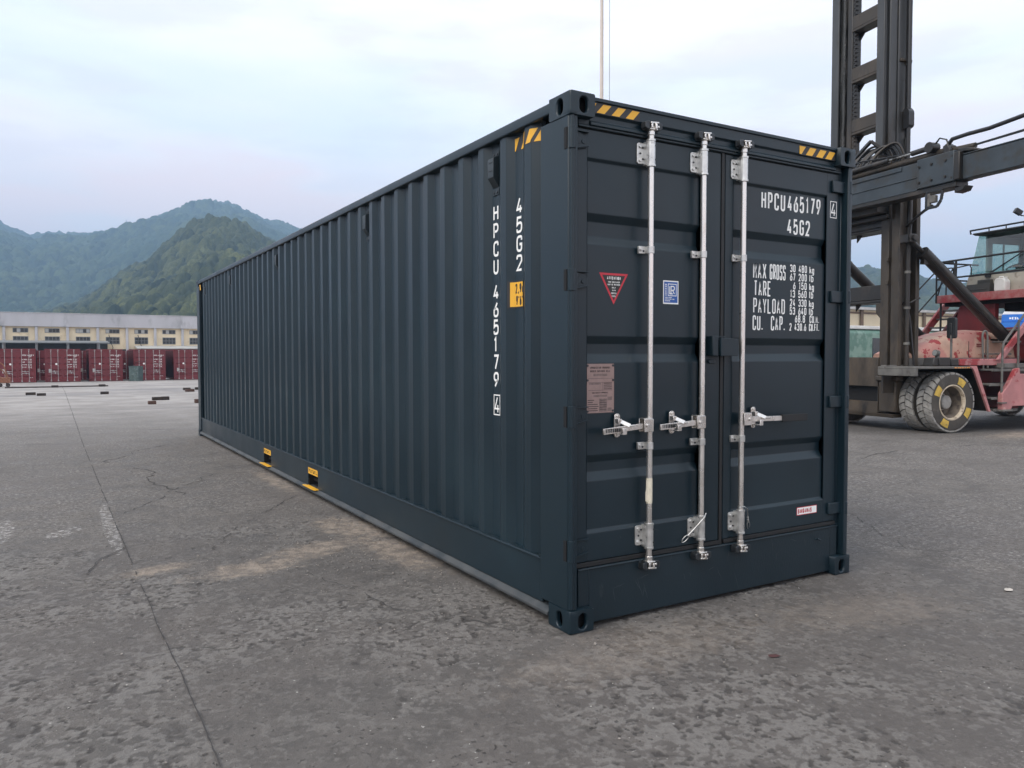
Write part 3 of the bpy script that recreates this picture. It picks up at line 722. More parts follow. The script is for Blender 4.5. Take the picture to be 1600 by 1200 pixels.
    stripes(hdr, 'hazard_stripe_tape', (1.832, .036, 2.805), (1, 0, 0), (0, 0, 1), .358, .058, (-.042, .062, .164, .256), .042, .062)
    # ---- side walls
    zb, zt = .352, 2.822
    nC = 41
    for sx in (-1, 1):
        X = (lambda v: v) if sx < 0 else (lambda v: CW - v)
        prof = [(X(.020), .296), (X(.020), .328)]
        yo = .470 - PITCH                                   # near end of an outer flat
        k = 0
        prof = [(X(.024), .297), (X(.056), .327)]
        prof = [(X(.020), .290), (X(.020), .300), (X(.056), .327)] if False else [(X(.012), .292), (X(.056), .318)]
        y = .421
        prof += [(X(.056), .367)]
        while y + .28 < CL - .22:
            prof += [(X(.020), y), (X(.020), y + .070), (X(.056), y + .141), (X(.056), y + .230)]
            y += PITCH
        prof += [(X(.056), CL - .296)]
        mb = MB(); mb.sheet(prof, 'z', zb, zt)
        side = mb.build('side_wall', SLATE, t, smooth=0)
        md = side.modifiers.new('bevel', 'BEVEL'); md.width = .0035; md.segments = 2; md.limit_method = 'ANGLE'; md.angle_limit = R(15)
        # ---- rails
        mb = MB(); mb.prism(rounded([(X(.003), 2.822), (X(.003), 2.884), (X(.070), 2.884), (X(.070), 2.822)], .010, 4), 'y', cl - .004, CL - cl + .004)
        tr = mb.build('top_rail', SLATE, t, smooth=50)
        mb = MB()
        def seg(y0, y1, z0, z1):
            mb.box(min(X(.020), X(.026)), max(X(.020), X(.026)), y0, y1, z0, z1)
        pk = [(4.632, 4.988), (6.652, 7.03)]
        seg(.297, pk[0][0], .095, .340); seg(pk[0][1], pk[1][0], .095, .340); seg(pk[1][1], CL - .297, .095, .340)
        for a, b in pk: seg(a, b, .219, .340); seg(a, b, .080, .0855)
        mb.prism([(X(.008), .340), (X(.008), .351), (X(.075), .351), (X(.075), .340)], 'y', .297, CL - .297)
        br = mb.build('bottom_rail', SLATE, t, bevel=.002, smooth=20)
        mb = MB(); mb.prism([(X(.0195), .090), (X(-.010), .066), (X(-.010), .050), (X(.075), .048), (X(.075), .092), (X(.027), .092)], 'y', .2055, CL - .2055); mb.build('rail_flange', DUSTY_LIT, br, bevel=.002, smooth=20)
        # weld tabs standing on the rail ledge
        if sx < 0:
            mb = MB(); rr = random.Random(3)
            pts = []; yy = .32
            while yy < 11.85: pts.append((yy, rr.uniform(.003, .008) if rr.random() < .7 else .0015, rr.uniform(.018, .044))); yy += rr.uniform(.03, .12)
            for (ya, ha, xa), (yb2, hb, xb) in zip(pts[:-1], pts[1:]):
                mb.add([(.0085, ya, .3512), (.0105, ya, .3512 + ha), (xa, ya, .3512 + ha), (.0085, yb2, .3512), (.0105, yb2, .3512 + hb), (xb, yb2, .3512 + hb)], [(0, 3, 4, 1), (1, 4, 5, 2)])
            mb.build('weld_bead', SLATE2, br, smooth=0)
            for a, b in pk:
                mb = MB()
                # steel tunnel with open mouth
                mb.quad((.03, a, .09), (.6, a, .09), (.6, a, .219), (.03, a, .219)); mb.quad((.03, b, .09), (.6, b, .09), (.6, b, .219), (.03, b, .219))
                mb.quad((.03, a, .219), (.6, a, .219), (.6, b, .219), (.03, b, .219)); mb.quad((.03, a, .0915), (.6, a, .0915), (.6, b, .0915), (.03, b, .0915)); mb.quad((.6, a, .09), (.6, b, .09), (.6, b, .219), (.6, a, .219))
                mb.build('forklift_pocket', BLACKIN, br, smooth=0)
                mb = MB()
                mb.prism([(-.030, a + .05), (-.026, a + .0), (-.010, a - .02), (.028, a - .02), (.028, b + .005), (.012, b + .005), (.004, b + .040), (-.027, b + .065), (-.030, b + .05)], 'z', .086, .094)
                mb.build('pocket_guard', YEL, br, bevel=.002)
                mb = MB(); mb.add([(.0188, a + .005, .224), (.0188, b - .005, .224), (.0188, b - .005, .290), (.0188, a + .005, .290)], [(0, 1, 2, 3)], 0)
                yq = b - .03; rr = random.Random(int(a * 10))
                for i in range(6):                                   # worn, unreadable characters
                    w = rr.uniform(.028, .036); z0, z1 = .240, .275
                    mb.box(.0172, .0182, yq - .009, yq, z0, z1, 1)
                    if i % 2 == 0: mb.box(.0172, .0182, yq - w, yq - .010, z1 - .008, z1, 1)
                    else: mb.box(.0172, .0182, yq - w, yq - .010, z0, z0 + .008, 1)
                    if i % 3 == 0: mb.box(.0172, .0182, yq - w - .001, yq - w + .007, z0 + .009, z1 - .009, 1)
                    yq -= .052
                mb.build('pocket_sticker', [YEL, BLK], br, smooth=0)
        if sx < 0:
            # ---- ventilators in the recesses
            for yv in (.886, 3.163, 6.287, 9.127, 11.399):
                mb = MB()
                mb.prism([(.055, 2.742), (.018, 2.730), (.013, 2.722), (.013, 2.61), (.055, 2.552)], 'y', yv - .036, yv + .036)
                mb.box(.050, .0545, yv - .040, yv + .040, 2.745, 2.775); mb.box(.050, .0545, yv - .040, yv + .040, 2.505, 2.545)
                for zz in (2.758, 2.522):
                    for dy in (-.02, .02): mb.cyl((.046, yv + dy, zz), (.0505, yv + dy, zz), .008, 8, 1)
                for k2 in range(2): mb.box(.0105, .0135, yv - .024, yv + .024, 2.70 - .05 * k2, 2.704 - .05 * k2, 1)
                mb.build('ventilator', [DKSLATE, DKSTEEL], side, bevel=.003)
            # ---- number, size code and height sign
            U, V = (0, -1, 0), (0, 0, 1); xm = .0555
            mb = MB()
            zz = 2.348; step = .112
            text(mb, 'HPCU', (xm, .922, zz), U, V, .098, .064, .02, .0150, vertical=step)
            text(mb, '465179', (xm, .922, 1.854), U, V, .098, .064, .02, .0150, vertical=.1108)
            text(mb, '4', (xm, .911, 1.138), U, V, .104, .060, .02, .0110)
            for a, b, c, d in ((.922, .840, 1.248, 1.255), (.922, .840, 1.124, 1.131), (.922, .915, 1.1315, 1.2475), (.847, .840, 1.1315, 1.2475)):
                mb.add([(xm - .0012, a, c), (xm - .0012, b, c), (xm - .0012, b, d), (xm - .0012, a, d)], [(0, 1, 2, 3)])
            text(mb, '45G2', (xm, .640, 2.348), U, V, .099, .066, .02, .0150, vertical=.1135)
            mb.build('container_number', WHITE, side, smooth=0)
            mb = MB(); y0, y1 = .682, .545
            # the sign follows the slope then the recess
            def sp(y): return .0545 if y < .651 else .0545 - (y - .651) / .053 * .036
            ys = [.696, .675, .652, .640, .60, .566]
            for i in range(len(ys) - 1):
                mb.add([(sp(ys[i]) - .001, ys[i], 1.788), (sp(ys[i + 1]) - .001, ys[i + 1], 1.788), (sp(ys[i + 1]) - .001, ys[i + 1], 1.951), (sp(ys[i]) - .001, ys[i], 1.951)], [(0, 1, 2, 3)], 0)
            mb.add([(.0525, .649, 1.796), (.0525, .567, 1.796), (.0525, .567, 1.943), (.0525, .649, 1.943)], [(0, 1, 2, 3)], 1)
            mb.add([(sp(.680) - .0022, .680, 1.796), (.0525, .6495, 1.796), (.0525, .6495, 1.943), (sp(.680) - .0022, .680, 1.943)], [(0, 1, 2, 3)], 1)
            text(mb, '2,9m', (.0522, .648, 1.876), U, V, .058, .024, .008, .0095, 2, .0005, total=.095)
            text(mb, "9'6\"", (.0522, .640, 1.804), U, V, .058, .024, .008, .0095, 2, .0005, total=.080)
            mb.build('height_sign', [BLK, YEL, BLK], side, smooth=0)
            # ---- hazard stripes following the top corner corrugation
            mb = MB()
            for (ya, yb, za, zb2) in ((.640, .545, 2.715, 2.785), (.468, .396, 2.715, 2.800), (.396, .330, 2.715, 2.795)):
                pass
            def fx(y):
                y = (y - .421) % PITCH
                return .020 if y < .070 else (.020 + (y - .070) / .071 * .036 if y < .141 else (.056 if y < .230 else .056 - (y - .230) / .054 * .036))
            def strip(mb, c0, wd, z0, z1, sl, m, lift, y_lo, y_hi):
                n = 10
                for i in range(n):
                    f0, f1 = i / n, (i + 1) / n
                    vs = []
                    for f, zz in ((f0, z0 + (z1 - z0) * f0), (f1, z0 + (z1 - z0) * f1)):
                        row = []
                        for j in range(7):
                            y = min(max(c0 - sl * f - wd * j / 6, y_lo), y_hi); row.append((fx(y) - lift, y, zz))
                        vs.append(row)
                    mb.add(vs[0] + vs[1], [(j, j + 1, 7 + j + 1, 7 + j) for j in range(6)], m)
            mb2 = MB()
            n = 46
            ysx = np.linspace(.345, .640, n)
            for i in range(n - 1):
                mb2.add([(fx(ysx[i]) - .0012, ysx[i], 2.722), (fx(ysx[i + 1]) - .0012, ysx[i + 1], 2.722), (fx(ysx[i + 1]) - .0012, ysx[i + 1], 2.800), (fx(ysx[i]) - .0012, ysx[i], 2.800)], [(0, 1, 2, 3)], 0)
            for c0 in (.70, .585, .480, .385 + .02):
                strip(mb2, c0, .052, 2.724, 2.799, .045, 1, .0024, .337, .653)
            mb2.build('hazard_stripe_tape', [BLK, YEL], side, smooth=0)
            # yellow mark at the far top corner
            mb = MB(); mb.prism([(11.78, 2.70), (11.87, 2.70), (11.91, 2.80), (11.82, 2.80)], 'x', .0170, .0185); mb.build('hazard_mark', YEL, side, smooth=0)
    # ---- roof and underside
    mb = MB(); prof = []
    y = .25
    while y < CL - .25: prof += [(y, 2.862), (y + .06, 2.862), (y + .09, 2.878), (y + .15, 2.878)]; y += .18
    mb.sheet(prof, 'x', .07, CW - .07); mb.build('roof_panel', SLATE, t, smooth=0)
    mb = MB(); mb.box(.08, CW - .08, .17, CL - .12, .14, .17); mb.build('floor_deck', BLACKIN, t, smooth=0)
    return t
DULLZINC = mat('dull_zinc', (.42, .40, .39), .5, metal=.3, var=.2)
DUSTY_LIT = mat('dusty_sunlit_slate_paint', (.050, .054, .055), .6, var=.25, scale=4, dirt=(.020, .027, .032), dscale=3, dlo=.45, dhi=.65)  # settled dust, plus the sunlit look of the up-facing flange lightened into the colour
DKSLATE = mat('dark_slate_vent', (.012, .021, .027), .5, var=.15)
CONT = make_container()

# ------------------------------------------------------------------ doors
YD = .060                                        # front plane of the doors
def make_door(x0, x1, px0, px1, left):
    """panel with three recessed channels framed by flat members"""
    z0, z1 = .362, 2.728
    mb = MB(); dep = .040
    prof = [(YD + .055, z0), (YD, z0), (YD, .518), (YD + .014, .534)]
    for a, b in ((.806, .948), (1.464, 1.608), (2.112, 2.280)):
        prof += [(YD + .014, a), (YD + dep, a + .046), (YD + dep, b - .040), (YD + .014, b)]
    prof += [(YD + .014, 2.562), (YD, 2.576), (YD, z1), (YD + .055, z1)]
    mb.sheet(prof, 'x', px0, px1)
    # end faces of the channels and of the recess
    for xx in (px0, px1):
        s = [(YD, .518), (YD, 2.576)]
        poly = [(xx, a, b) for a, b in prof[2:-2]]
        mb.add(poly, [tuple(range(len(poly)))])
    # stiles
    mb.box(x0, px0, YD, YD + .055, z0, z1); mb.box(px1, x1, YD, YD + .055, z0, z1)
    mb.quad((px0, YD + .055, z0), (px1, YD + .055, z0), (px1, YD + .055, z1), (px0, YD + .055, z1))
    d = mb.build('door', SLATE, CONT, smooth=0)
    md = d.modifiers.new('bevel', 'BEVEL'); md.width = .004; md.segments = 2; md.limit_method = 'ANGLE'; md.angle_limit = R(25)
    mb = MB()                                    # black rubber seal round the door
    mb.box(x0 + .001, x1 - .001, YD + .010, YD + .050, z0 - .030, z0 - .001); mb.box(x0 + .001, x1 - .001, YD + .010, YD + .050, z1 + .001, z1 + .004)
    mb.box(x0 + .001, x1 - .001, YD - .010, YD + .0095, z0 - .026, z0 - .0015); mb.box(x0 + .001, x1 - .001, YD - .006, YD + .0095, z1 + .001, z1 + .004)
    if left: mb.box(x1 + .001, x1 + .023, YD - .006, YD + .05, z0 - .03, z1 + .004)
    else:
        mb.box(x0 - .013, x0 - .001, YD + .004, YD + .05, z0 - .03, z1 + .004)
        mb.box(x1 + .001, x1 + .012, YD + .010, YD + .05, z0 - .03, z1 + .004)
    mb.build('door_seal', RUBBER, d, bevel=.004)
    return d
DL = make_door(.062, 1.158, .154, .994, True)
DR = make_door(1.196, 2.262, 1.262, 2.146, False)

def hinges(d, left):
    for zc in ((2.655, 1.905, 1.172, .446) if left else (2.640, 1.898, 1.184, .450)):
        mb = MB()
        if left:
            mb.cyl((.022, .016, zc - .058), (.022, .016, zc + .058), .0195, 16)
            pl = [(.040, zc - .05), (.062, zc - .05), (.142, zc - .034), (.150, zc - .020), (.150, zc + .014), (.142, zc + .026), (.085, zc + .048), (.040, zc + .05)]
            mb.prism(pl, 'y', .048, .0595)
            mb.prism([(.022, .004), (.066, .030), (.066, .059), (.022, .030)], 'z', zc - .046, zc + .046)
            mb.box(.040, .150, .034, .058, zc + .046, zc + .052); mb.prism([(.040, zc - .052), (.15, zc - .026), (.15, zc - .020), (.040, zc - .045)], 'y', .036, .058)
            mb.cyl((.118, .0475, zc - .002), (.118, .044, zc - .002), .012, 12); mb.cyl((.085, .0475, zc), (.085, .045, zc), .018, 14)
            h = mb.build('hinge', SLATE, d, bevel=.003)
            mb = MB(); mb.box(-.0005, .0035, .034, .060, zc - .056, zc + .056); mb.box(.0005, .014, .0325, .0335, zc - .056, zc + .056); mb.build('hinge_slot', BLACKIN, d, smooth=0)
        else:
            mb.box(2.185, 2.318, .040, .0595, zc - .040, zc + .040); mb.cyl((2.332, .026, zc - .044), (2.332, .026, zc + .044), .0185, 16)
            mb.prism([(2.318, .040), (2.332, .008), (2.345, .02), (2.318, .059)], 'z', zc - .040, zc + .040)
            mb.build('hinge', SLATE, d, bevel=.006)
hinges(DL, True); hinges(DR, False)
mb = MB(); mb.cyl((.022, .016, .13), (.022, .016, 2.77), .0125, 12); mb.build('hinge_pin_rod', SLATE, CONT, smooth=60)
mb = MB(); mb.cyl((CW - .031, .026, .13), (CW - .031, .026, 2.77), .011, 12); mb.build('hinge_pin_rod', SLATE, CONT, smooth=60)

# ------------------------------------------------------------------ locking bars
def lock_rod(x, sgn, hlen, grip, drop, d):
    """sgn -1: handle swings left, +1: right"""
    yr = .020; zc0, zc1 = .300, 2.790
    mb = MB(); mb.cyl((x, yr, zc0), (x, yr, zc1), .0172, 20)
    rod = mb.build('lock_rod', GALV, CONT, smooth=60)
    def sleeve(za, zb, plate):
        mb = MB()
        mb.tube([(x, yr, za), (x, yr, zb)], .0245, 20); mb.tube([(x, yr, za - .006), (x, yr, za + .006)], .0275, 20); mb.tube([(x, yr, zb - .006), (x, yr, zb + .006)], .0275, 20)
        if plate:
            pl = rounded([(x - .074, za + .012), (x - .020, za + .012), (x - .020, zb - .010), (x - .074, zb - .010)], .016)
            mb.prism(pl, 'y', .052, YD - .0005); mb.box(x - .026, x + .030, yr - .004, YD - .001, za + .004, zb - .004)
            for zz in (za + .032, zb - .030):
                mb.cyl((x - .052, .0525, zz), (x - .052, .045, zz), .010, 10)
                mb.cyl((x + .016, yr - .0225, zz), (x + .016, yr - .030 + .0095, zz), .006, 8, 1)
            mb.cyl((x - .052, .0525, (za + zb) / 2), (x - .052, .048, (za + zb) / 2), .006, 8, 1); mb.cyl((x - .034, .0525, za + .04), (x - .034, .047, za + .04), .006, 8, 1); mb.cyl((x - .034, .0525, zb - .036), (x - .034, .047, zb - .036), .006, 8, 1)
        mb.build('bearing_bracket', [GALV2, DKSTEEL], rod, bevel=.0025)
    sleeve(2.572, 2.712, True); sleeve(.398, .535, True)
    for zz in (2.100, .985):
        mb = MB(); mb.tube([(x, yr, zz - .020), (x, yr, zz + .020)], .023, 18); mb.box(x - .064, x - .012, .044, YD - .0005, zz - .021, zz + .021); mb.box(x - .02, x + .026, yr, YD - .001, zz - .019, zz + .019)
        mb.cyl((x - .050, .0445, zz + .004), (x - .050, .038, zz + .004), .009, 10); mb.cyl((x - .032, .0445, zz - .006), (x - .032, .038, zz - .006), .006, 8, 1); mb.cyl((x + .018, yr - .012, zz), (x + .018, yr - .0165, zz), .006, 8, 1)
        mb.build('rod_guide', [GALV2, DKSTEEL], rod, bevel=.002)
    for zz, s in ((2.790, 1), (.300, -1)):
        mb = MB()                                # cam on the rod end
        mb.tube([(x, yr, zz - s * .050), (x, yr, zz - s * .018)], .021, 14); mb.box(x - .030, x + .026, -.010, .036, zz - s * .020 - .004, zz - s * .020 + .004)
        mb.box(x - .024, x - .012, -.014, .034, zz - .016, zz + .016); mb.box(x + .004, x + .018, -.016, .034, zz - .020, zz + .012)
        mb.bar((x - .030, -.010, zz + s * .012), (x + .034, -.004, zz + s * .020), .012, .010); mb.cyl((x + .030, -.012, zz - s * .004), (x + .030, .02, zz - s * .004), .007, 10)
        mb.build('cam_lock', GALV, rod, bevel=.003)
        mb = MB(); yk = .036 if s > 0 else .044    # keeper welded to the frame
        for k in (-1, 1):
            mb.prism(rounded([(x + k * .030, zz - .026), (x + k * .062, zz - .016), (x + k * .062, zz + .018), (x + k * .030, zz + .026)], .008), 'y', -.006, yk - .0005)
        mb.box(x - .055, x + .055, yk - .010, yk - .0004, zz - .024, zz + .024)
        mb.build('cam_keeper', DKSTEEL, rod, bevel=.003)
    # handle, hub and catch
    mb = MB(); zz = 1.108; yb = .004
    hx = x + sgn * .030
    mb.box(min(x - sgn * .006, x + sgn * .062), max(x - sgn * .006, x + sgn * .062), -.010, -.004, zz - .040, zz + .034); mb.box(min(x, x + sgn * .062), max(x, x + sgn * .062), .036, .042, zz - .040, zz + .034); mb.box(min(x, x + sgn * .062), max(x, x + sgn * .062), -.010, .042, zz + .034, zz + .038)
    mb.cyl((x + sgn * .040, -.018, zz - .002), (x + sgn * .040, .046, zz - .002), .010, 12)
    e = x + sgn * hlen
    mb.bar((x + sgn * .05, .006, zz - .004), (x + sgn * hlen * .62, .0, zz - .006 - drop * .5), .010, .032); mb.bar((x + sgn * hlen * .60, .0, zz - .006 - drop * .45), (e, -.006, zz - drop - .004), .013, .034)
    hd = mb.build('handle', [GALV], rod, bevel=.003)
    mb = MB()
    if grip: mb.bar((x + sgn * hlen * .60, -.001, zz - .006 - drop * .45), (e + sgn * .004, -.0065, zz - drop - .004), .022, .046)
    else:
        for k in range(9):
            u = x + sgn * (hlen * .66 + k * hlen * .036); mb.box(u - .002, u + .002, -.0135, -.010, zz - drop * .8 - .013, zz - drop * .8 + .008)
    mb.build('handle_grip' if grip else 'embossed_lettering', RUBBER if grip else DKSTEEL, rod, bevel=.002 if grip else 0)
    cx = x + sgn * (.208 if not grip else .140)
    mb = MB(); pl = rounded([(cx - .020, zz - .066), (cx + .020, zz - .066), (cx + .020, zz + .068), (cx - .020, zz + .068)], .019, 6)
    mb.prism(pl, 'y', .050, YD - .0005)
    mb.box(cx - .014, cx + .014, .004, .052, zz - .046, zz - .040); mb.box(cx - .014, cx + .014, -.018, -.013, zz - .046, zz - .010)
    mb.bar((cx - .006, .030, zz + .030), (cx + .036, -.018, zz + .002), .024, .006, None, (0, 1, 0)); mb.bar((cx + .032, -.018, zz + .003), (cx + .074, -.016, zz - .002), .016, .006); mb.box(cx - .019, cx + .008, .018, .051, zz + .012, zz + .040)
    for dz in (-.052, .054): mb.cyl((cx, .0505, zz + dz), (cx, .043, zz + dz), .009, 10)
    mb.build('handle_catch', GALV, rod, bevel=.0025)
    return rod
rodA = lock_rod(.568, -1, .352, False, .020, DL)
rodB = lock_rod(.974, -1, .350, False, .014, DL)
rodC = lock_rod(1.310, 1, .568, True, .006, DR)
mb = MB()
for k in range(12):
    pass
mb.tube([(.568, .020, .655 + .145 * i / 8) for i in range(9)], [.0176, .0182, .0184, .0182, .0185, .0183, .0184, .0181, .0176], 18)
mb.prism([(.536, .67), (.556, .66), (.556, .80), (.540, .785), (.543, .75), (.536, .72)], 'y', .012, .0145)
mb.build('tape_wrap', TAPE, rodA, smooth=60)
def lanyard(x, pts, rod):
    mb = MB(); mb.tube(pts, .0028, 6)
    e = Vector(pts[-1]); d = (e - Vector(pts[-2])).normalized(); s = Vector((d.z, 0, -d.x)); lp = []
    for i in range(13):
        a = math.pi * (-.95 + 1.9 * i / 12); lp.append(e + d * (.030 - .030 * math.cos(a) * 1.0) * 1.0 + s * (.014 * math.sin(a)))
    mb.tube(lp, .0028, 6); mb.tube([e - d * .020, e + d * .004], .007, 8); mb.tube([e - d * .040, e - d * .030], .007, 8)
    mb.build('seal_cable', GALV2, rod, smooth=60)
lanyard(.974, [(.996, .0, .555), (.975, -.010, .535), (.935, .0, .495), (.885, .03, .43)], rodB)
lanyard(1.310, [(1.275, .0, .56), (1.31, -.010, .565), (1.345, -.002, .545), (1.385, .03, .49), (1.405, .045, .45)], rodC)

# ------------------------------------------------------------------ lock box on the meeting stiles
mb = MB(); mb.prism(rounded([(1.098, 1.498), (1.246, 1.498), (1.246, 1.602), (1.098, 1.608)], .006), 'y', -.012, .0)
mb.box(1.100, 1.244, -.0005, .034, 1.500, 1.506); mb.box(1.100, 1.244, -.0005, .058, 1.598, 1.6035); mb.box(1.238, 1.245, .0, .058, 1.507, 1.597); mb.box(1.100, 1.106, .0, .034, 1.507, 1.597)
mb.box(1.205, 1.27, .050, .0595, 1.50, 1.52); mb.cyl((1.262, .050, 1.535), (1.262, .046, 1.535), .006, 8)
LB = mb.build('lock_box', SLATE, DR, bevel=.004)
mb = MB(); mb.box(1.042, 1.088, .0, .006, 1.500, 1.618); mb.box(1.042, 1.047, .006, .0595, 1.500, 1.618); mb.box(1.0475, 1.150, .006, .0595, 1.612, 1.618)
mb.build('lock_box_bracket', SLATE, DL, bevel=.003)
mb = MB(); mb.box(1.062, 1.112, .050, .0595, 1.452, 1.478); mb.cyl((1.058, .052, 1.465), (1.058, .045, 1.465), .008, 8); mb.build('seal_lug', SLATE, DL, bevel=.003)

SCR = mat('bare_scratch', (.050, .062, .070), .5, var=.2)
def scratches(parent, spots, yp, seed):
    rr = random.Random(seed); mb = MB()
    for x, z, l, a in spots:
        P = []; w = .0011
        for k in range(7):
            f = k / 6; P.append((x + math.cos(R(a)) * l * f + rr.gauss(0, .0015), z + math.sin(R(a)) * l * f + rr.gauss(0, .0015)))
        vs = []
        for i, (px_, pz_) in enumerate(P):
            ww = w * (1 - abs(i / 3 - 1)) + .0003; nx, nz = -math.sin(R(a)), math.cos(R(a))
            vs += [(px_ + nx * ww, yp - .0012, pz_ + nz * ww), (px_ - nx * ww, yp - .0012, pz_ - nz * ww)]
        mb.add(vs, [(2 * i, 2 * i + 1, 2 * i + 3, 2 * i + 2) for i in range(6)])
    tag(mb.build('scratch_marks', SCR, parent, smooth=0), kind='stuff')
rr_ = random.Random(21)
sill_o = [o for o in CONT.children if o.name.startswith('door_sill')][0]
scratches(sill_o, [(rr_.uniform(.2, 2.1), rr_.uniform(.07, .29), rr_.uniform(.02, .12), rr_.choice((-70, -60, 80, 10, -15, 100))) for _ in range(22)], .044, 5)
scratches(DL, [(rr_.uniform(.2, .95), rr_.uniform(.40, .50), rr_.uniform(.02, .06), rr_.uniform(-80, 80)) for _ in range(4)], YD, 6)

# ------------------------------------------------------------------ lettering on the right door
U, V = (1, 0, 0), (0, 0, 1)
PY = YD + .014
mb = MB()
def dt(s, x, z, x1, h, th, gap=.016): text(mb, s, (x, PY, z), U, V, h, .04, gap, th, total=x1 - x, lift=.0012)
dt('HPCU', 1.526, 2.433, 1.748, .110, .0140); dt('465179', 1.772, 2.438, 2.096, .107, .0140)
dt('45G2', 1.770, 2.292, 1.992, .101, .0140)
mb.build('container_number', WHITE, DR, smooth=0)
mb = MB()                                        # check digit painted on the flat stile
text(mb, '4', (2.188, YD, 2.442), U, V, .090, .046, .01, .0095, lift=.0012)
for a, b, c, d in ((2.178, 2.246, 2.430, 2.435), (2.178, 2.246, 2.538, 2.543), (2.178, 2.183, 2.435, 2.538), (2.241, 2.246, 2.435, 2.538)):
    mb.add([(a, YD - .0012, c), (b, YD - .0012, c), (b, YD - .0012, d), (a, YD - .0012, d)], [(0, 1, 2, 3)])
mb.build('check_digit', WHITE, DR, smooth=0)
mb = MB()
dt('MAX', 1.458, 1.988, 1.578, .100, .0100, .011); dt('GROSS', 1.610, 1.988, 1.760, .100, .0098, .009)
dt('TARE', 1.466, 1.879, 1.623, .098, .0105, .012); dt('PAYLOAD', 1.462, 1.769, 1.757, .097, .0102, .012); dt('CU.', 1.458, 1.661, 1.552, .095, .0105, .012); dt('CAP.', 1.626, 1.661, 1.760, .095, .0105, .012)
H = .050; T = .0078
for s, x, z, x1 in (('30 480', 1.803, 2.046, 1.968), ('67 200', 1.803, 1.990, 1.968), ('6 150', 1.834, 1.934, 1.968), ('13 560', 1.806, 1.880, 1.968), ('24 330', 1.805, 1.822, 1.968), ('53 640', 1.804, 1.768, 1.968), ('68.8', 1.856, 1.717, 1.955), ('2 430.6', 1.803, 1.663, 1.968)):
    dt(s, x, z, x1, H, T, .012)
for s, x, z, x1 in (('kg', 1.993, 2.044, 2.040), ('lb', 1.993, 1.990, 2.034), ('kg', 1.993, 1.932, 2.040), ('lb', 1.993, 1.880, 2.034), ('kg', 1.993, 1.820, 2.040), ('lb', 1.993, 1.768, 2.034), ('CU.M.', 2.000, 1.717, 2.098), ('CU.FT.', 1.996, 1.663, 2.098)):
    dt(s, x, z, x1, H, T, .009)
mb.build('weight_table', WHITE, DR, smooth=0)

# ------------------------------------------------------------------ stickers and the approval plate
mb = MB(); y = PY
def tri(sc, l, m):
    c = Vector((.347, 0, 1.902)); P = [Vector((.246, 0, 1.961)), Vector((.449, 0, 1.961)), Vector((.347, 0, 1.787))]
    mb.add([(c.x + (p.x - c.x) * sc, y - l, c.z + (p.z - c.z) * sc) for p in P], [(0, 1, 2)], m)
tri(1, .001, 0); tri(.80, .0018, 1)
def st(s, xc, z, w, h, th, m=2): text(mb, s, (xc - w / 2, y - .0022, z), U, V, h, .02, .008, th, m, .0004, total=w)
st('ATTENTION', .347, 1.925, .096, .017, .0038); st('THIS CONTAINER', .347, 1.907, .082, .009, .0022); st('MUST BE REPAIRED', .347, 1.893, .088, .009, .0022); st('ONLY', .347, 1.876, .026, .009, .0022); st('WITH', .347, 1.861, .024, .009, .0022); st('CORTEN', .347, 1.845, .038, .009, .0022); st('STEEL', .347, 1.829, .028, .009, .0022)
mb.build('attention_sticker', [REDV, BLK, WHITE], DL, smooth=0)
mb = MB()
def rect(x0, x1, z0, z1, l, m): mb.add([(x0, y - l, z0), (x1, y - l, z0), (x1, y - l, z1), (x0, y - l, z1)], [(0, 1, 2, 3)], m)
rect(.711, .830, 1.803, 1.940, .001, 1); rect(.718, .823, 1.811, 1.933, .0016, 0)
for a, b, c, d in ((.747, .814, 1.918, 1.922), (.747, .814, 1.850, 1.854), (.747, .751, 1.854, 1.918), (.810, .814, 1.854, 1.918)): rect(a, b, c, d, .0022, 1)
text(mb, 'L', (.758, y - .002, 1.860), U, V, .050, .030, .01, .006, 1, .0004)
text(mb, 'R', (.768, y - .0024, 1.860), U, V, .050, .032, .01, .006, 1, .0004)
text(mb, 'CERTIFIED', (.738, y - .002, 1.852), (0, 0, 1), (-1, 0, 0), .012, .007, .003, .0026, 1, .0004, total=.068)
st('CONTAINER', .752, 1.838, .050, .007, .0024, 1); st('CERTIFICATION', .762, 1.828, .070, .007, .0024, 1); st('SCHEME', .745, 1.818, .038, .007, .0024, 1)
mb.build('inspection_sticker', [BLUEV, WHITE], DL, smooth=0)
mb = MB(); x0, x1, z0, z1 = .157, .350, 1.183, 1.456
mb.prism(rounded([(x0, z0), (x1, z0), (x1, z1), (x0, z1)], .004), 'y', PY - .004, PY - .0005, 0)
y = PY - .004
for xx in (x0 + .008, x1 - .008):
    for zz in (z0 + .010, 1.365, z1 - .010): mb.cyl((xx, y, zz), (xx, y - .004, zz), .0065, 10, 2)
def pt(s, x, z, w, h, th): text(mb, s, (x, y - .0002, z), U, V, h, .01, .004, th, 1, .0004, total=w)
pt('APPROVED FOR TRANSPORT', .184, 1.428, .138, .012, .0028); pt('UNDER CUSTOMS SEAL', .184, 1.409, .138, .012, .0028); rect(.206, .302, 1.388, 1.401, .0004, 3)
pt('CSC SAFETY APPROVAL', .198, 1.290, .108, .010, .0024); rect(.206, .302, 1.272, 1.284, .0004, 3)
for z in (1.374, 1.352, 1.308): rect(.170, .338, z, z + .0015, .0005, 1)
rect(.268, .2695, 1.309, 1.352, .0005, 1)
for i in range(4): rect(.276, .334, 1.345 - i * .0105, 1.3495 - i * .0105, .0006, 1)
rect(.176, .258, 1.341, 1.350, .0006, 3)
for i in range(6): rect(.166, .166 + (.045, .036, .07, .076, .068, .07)[i], 1.252 - i * .0115, 1.2565 - i * .0115, .0006, 1)
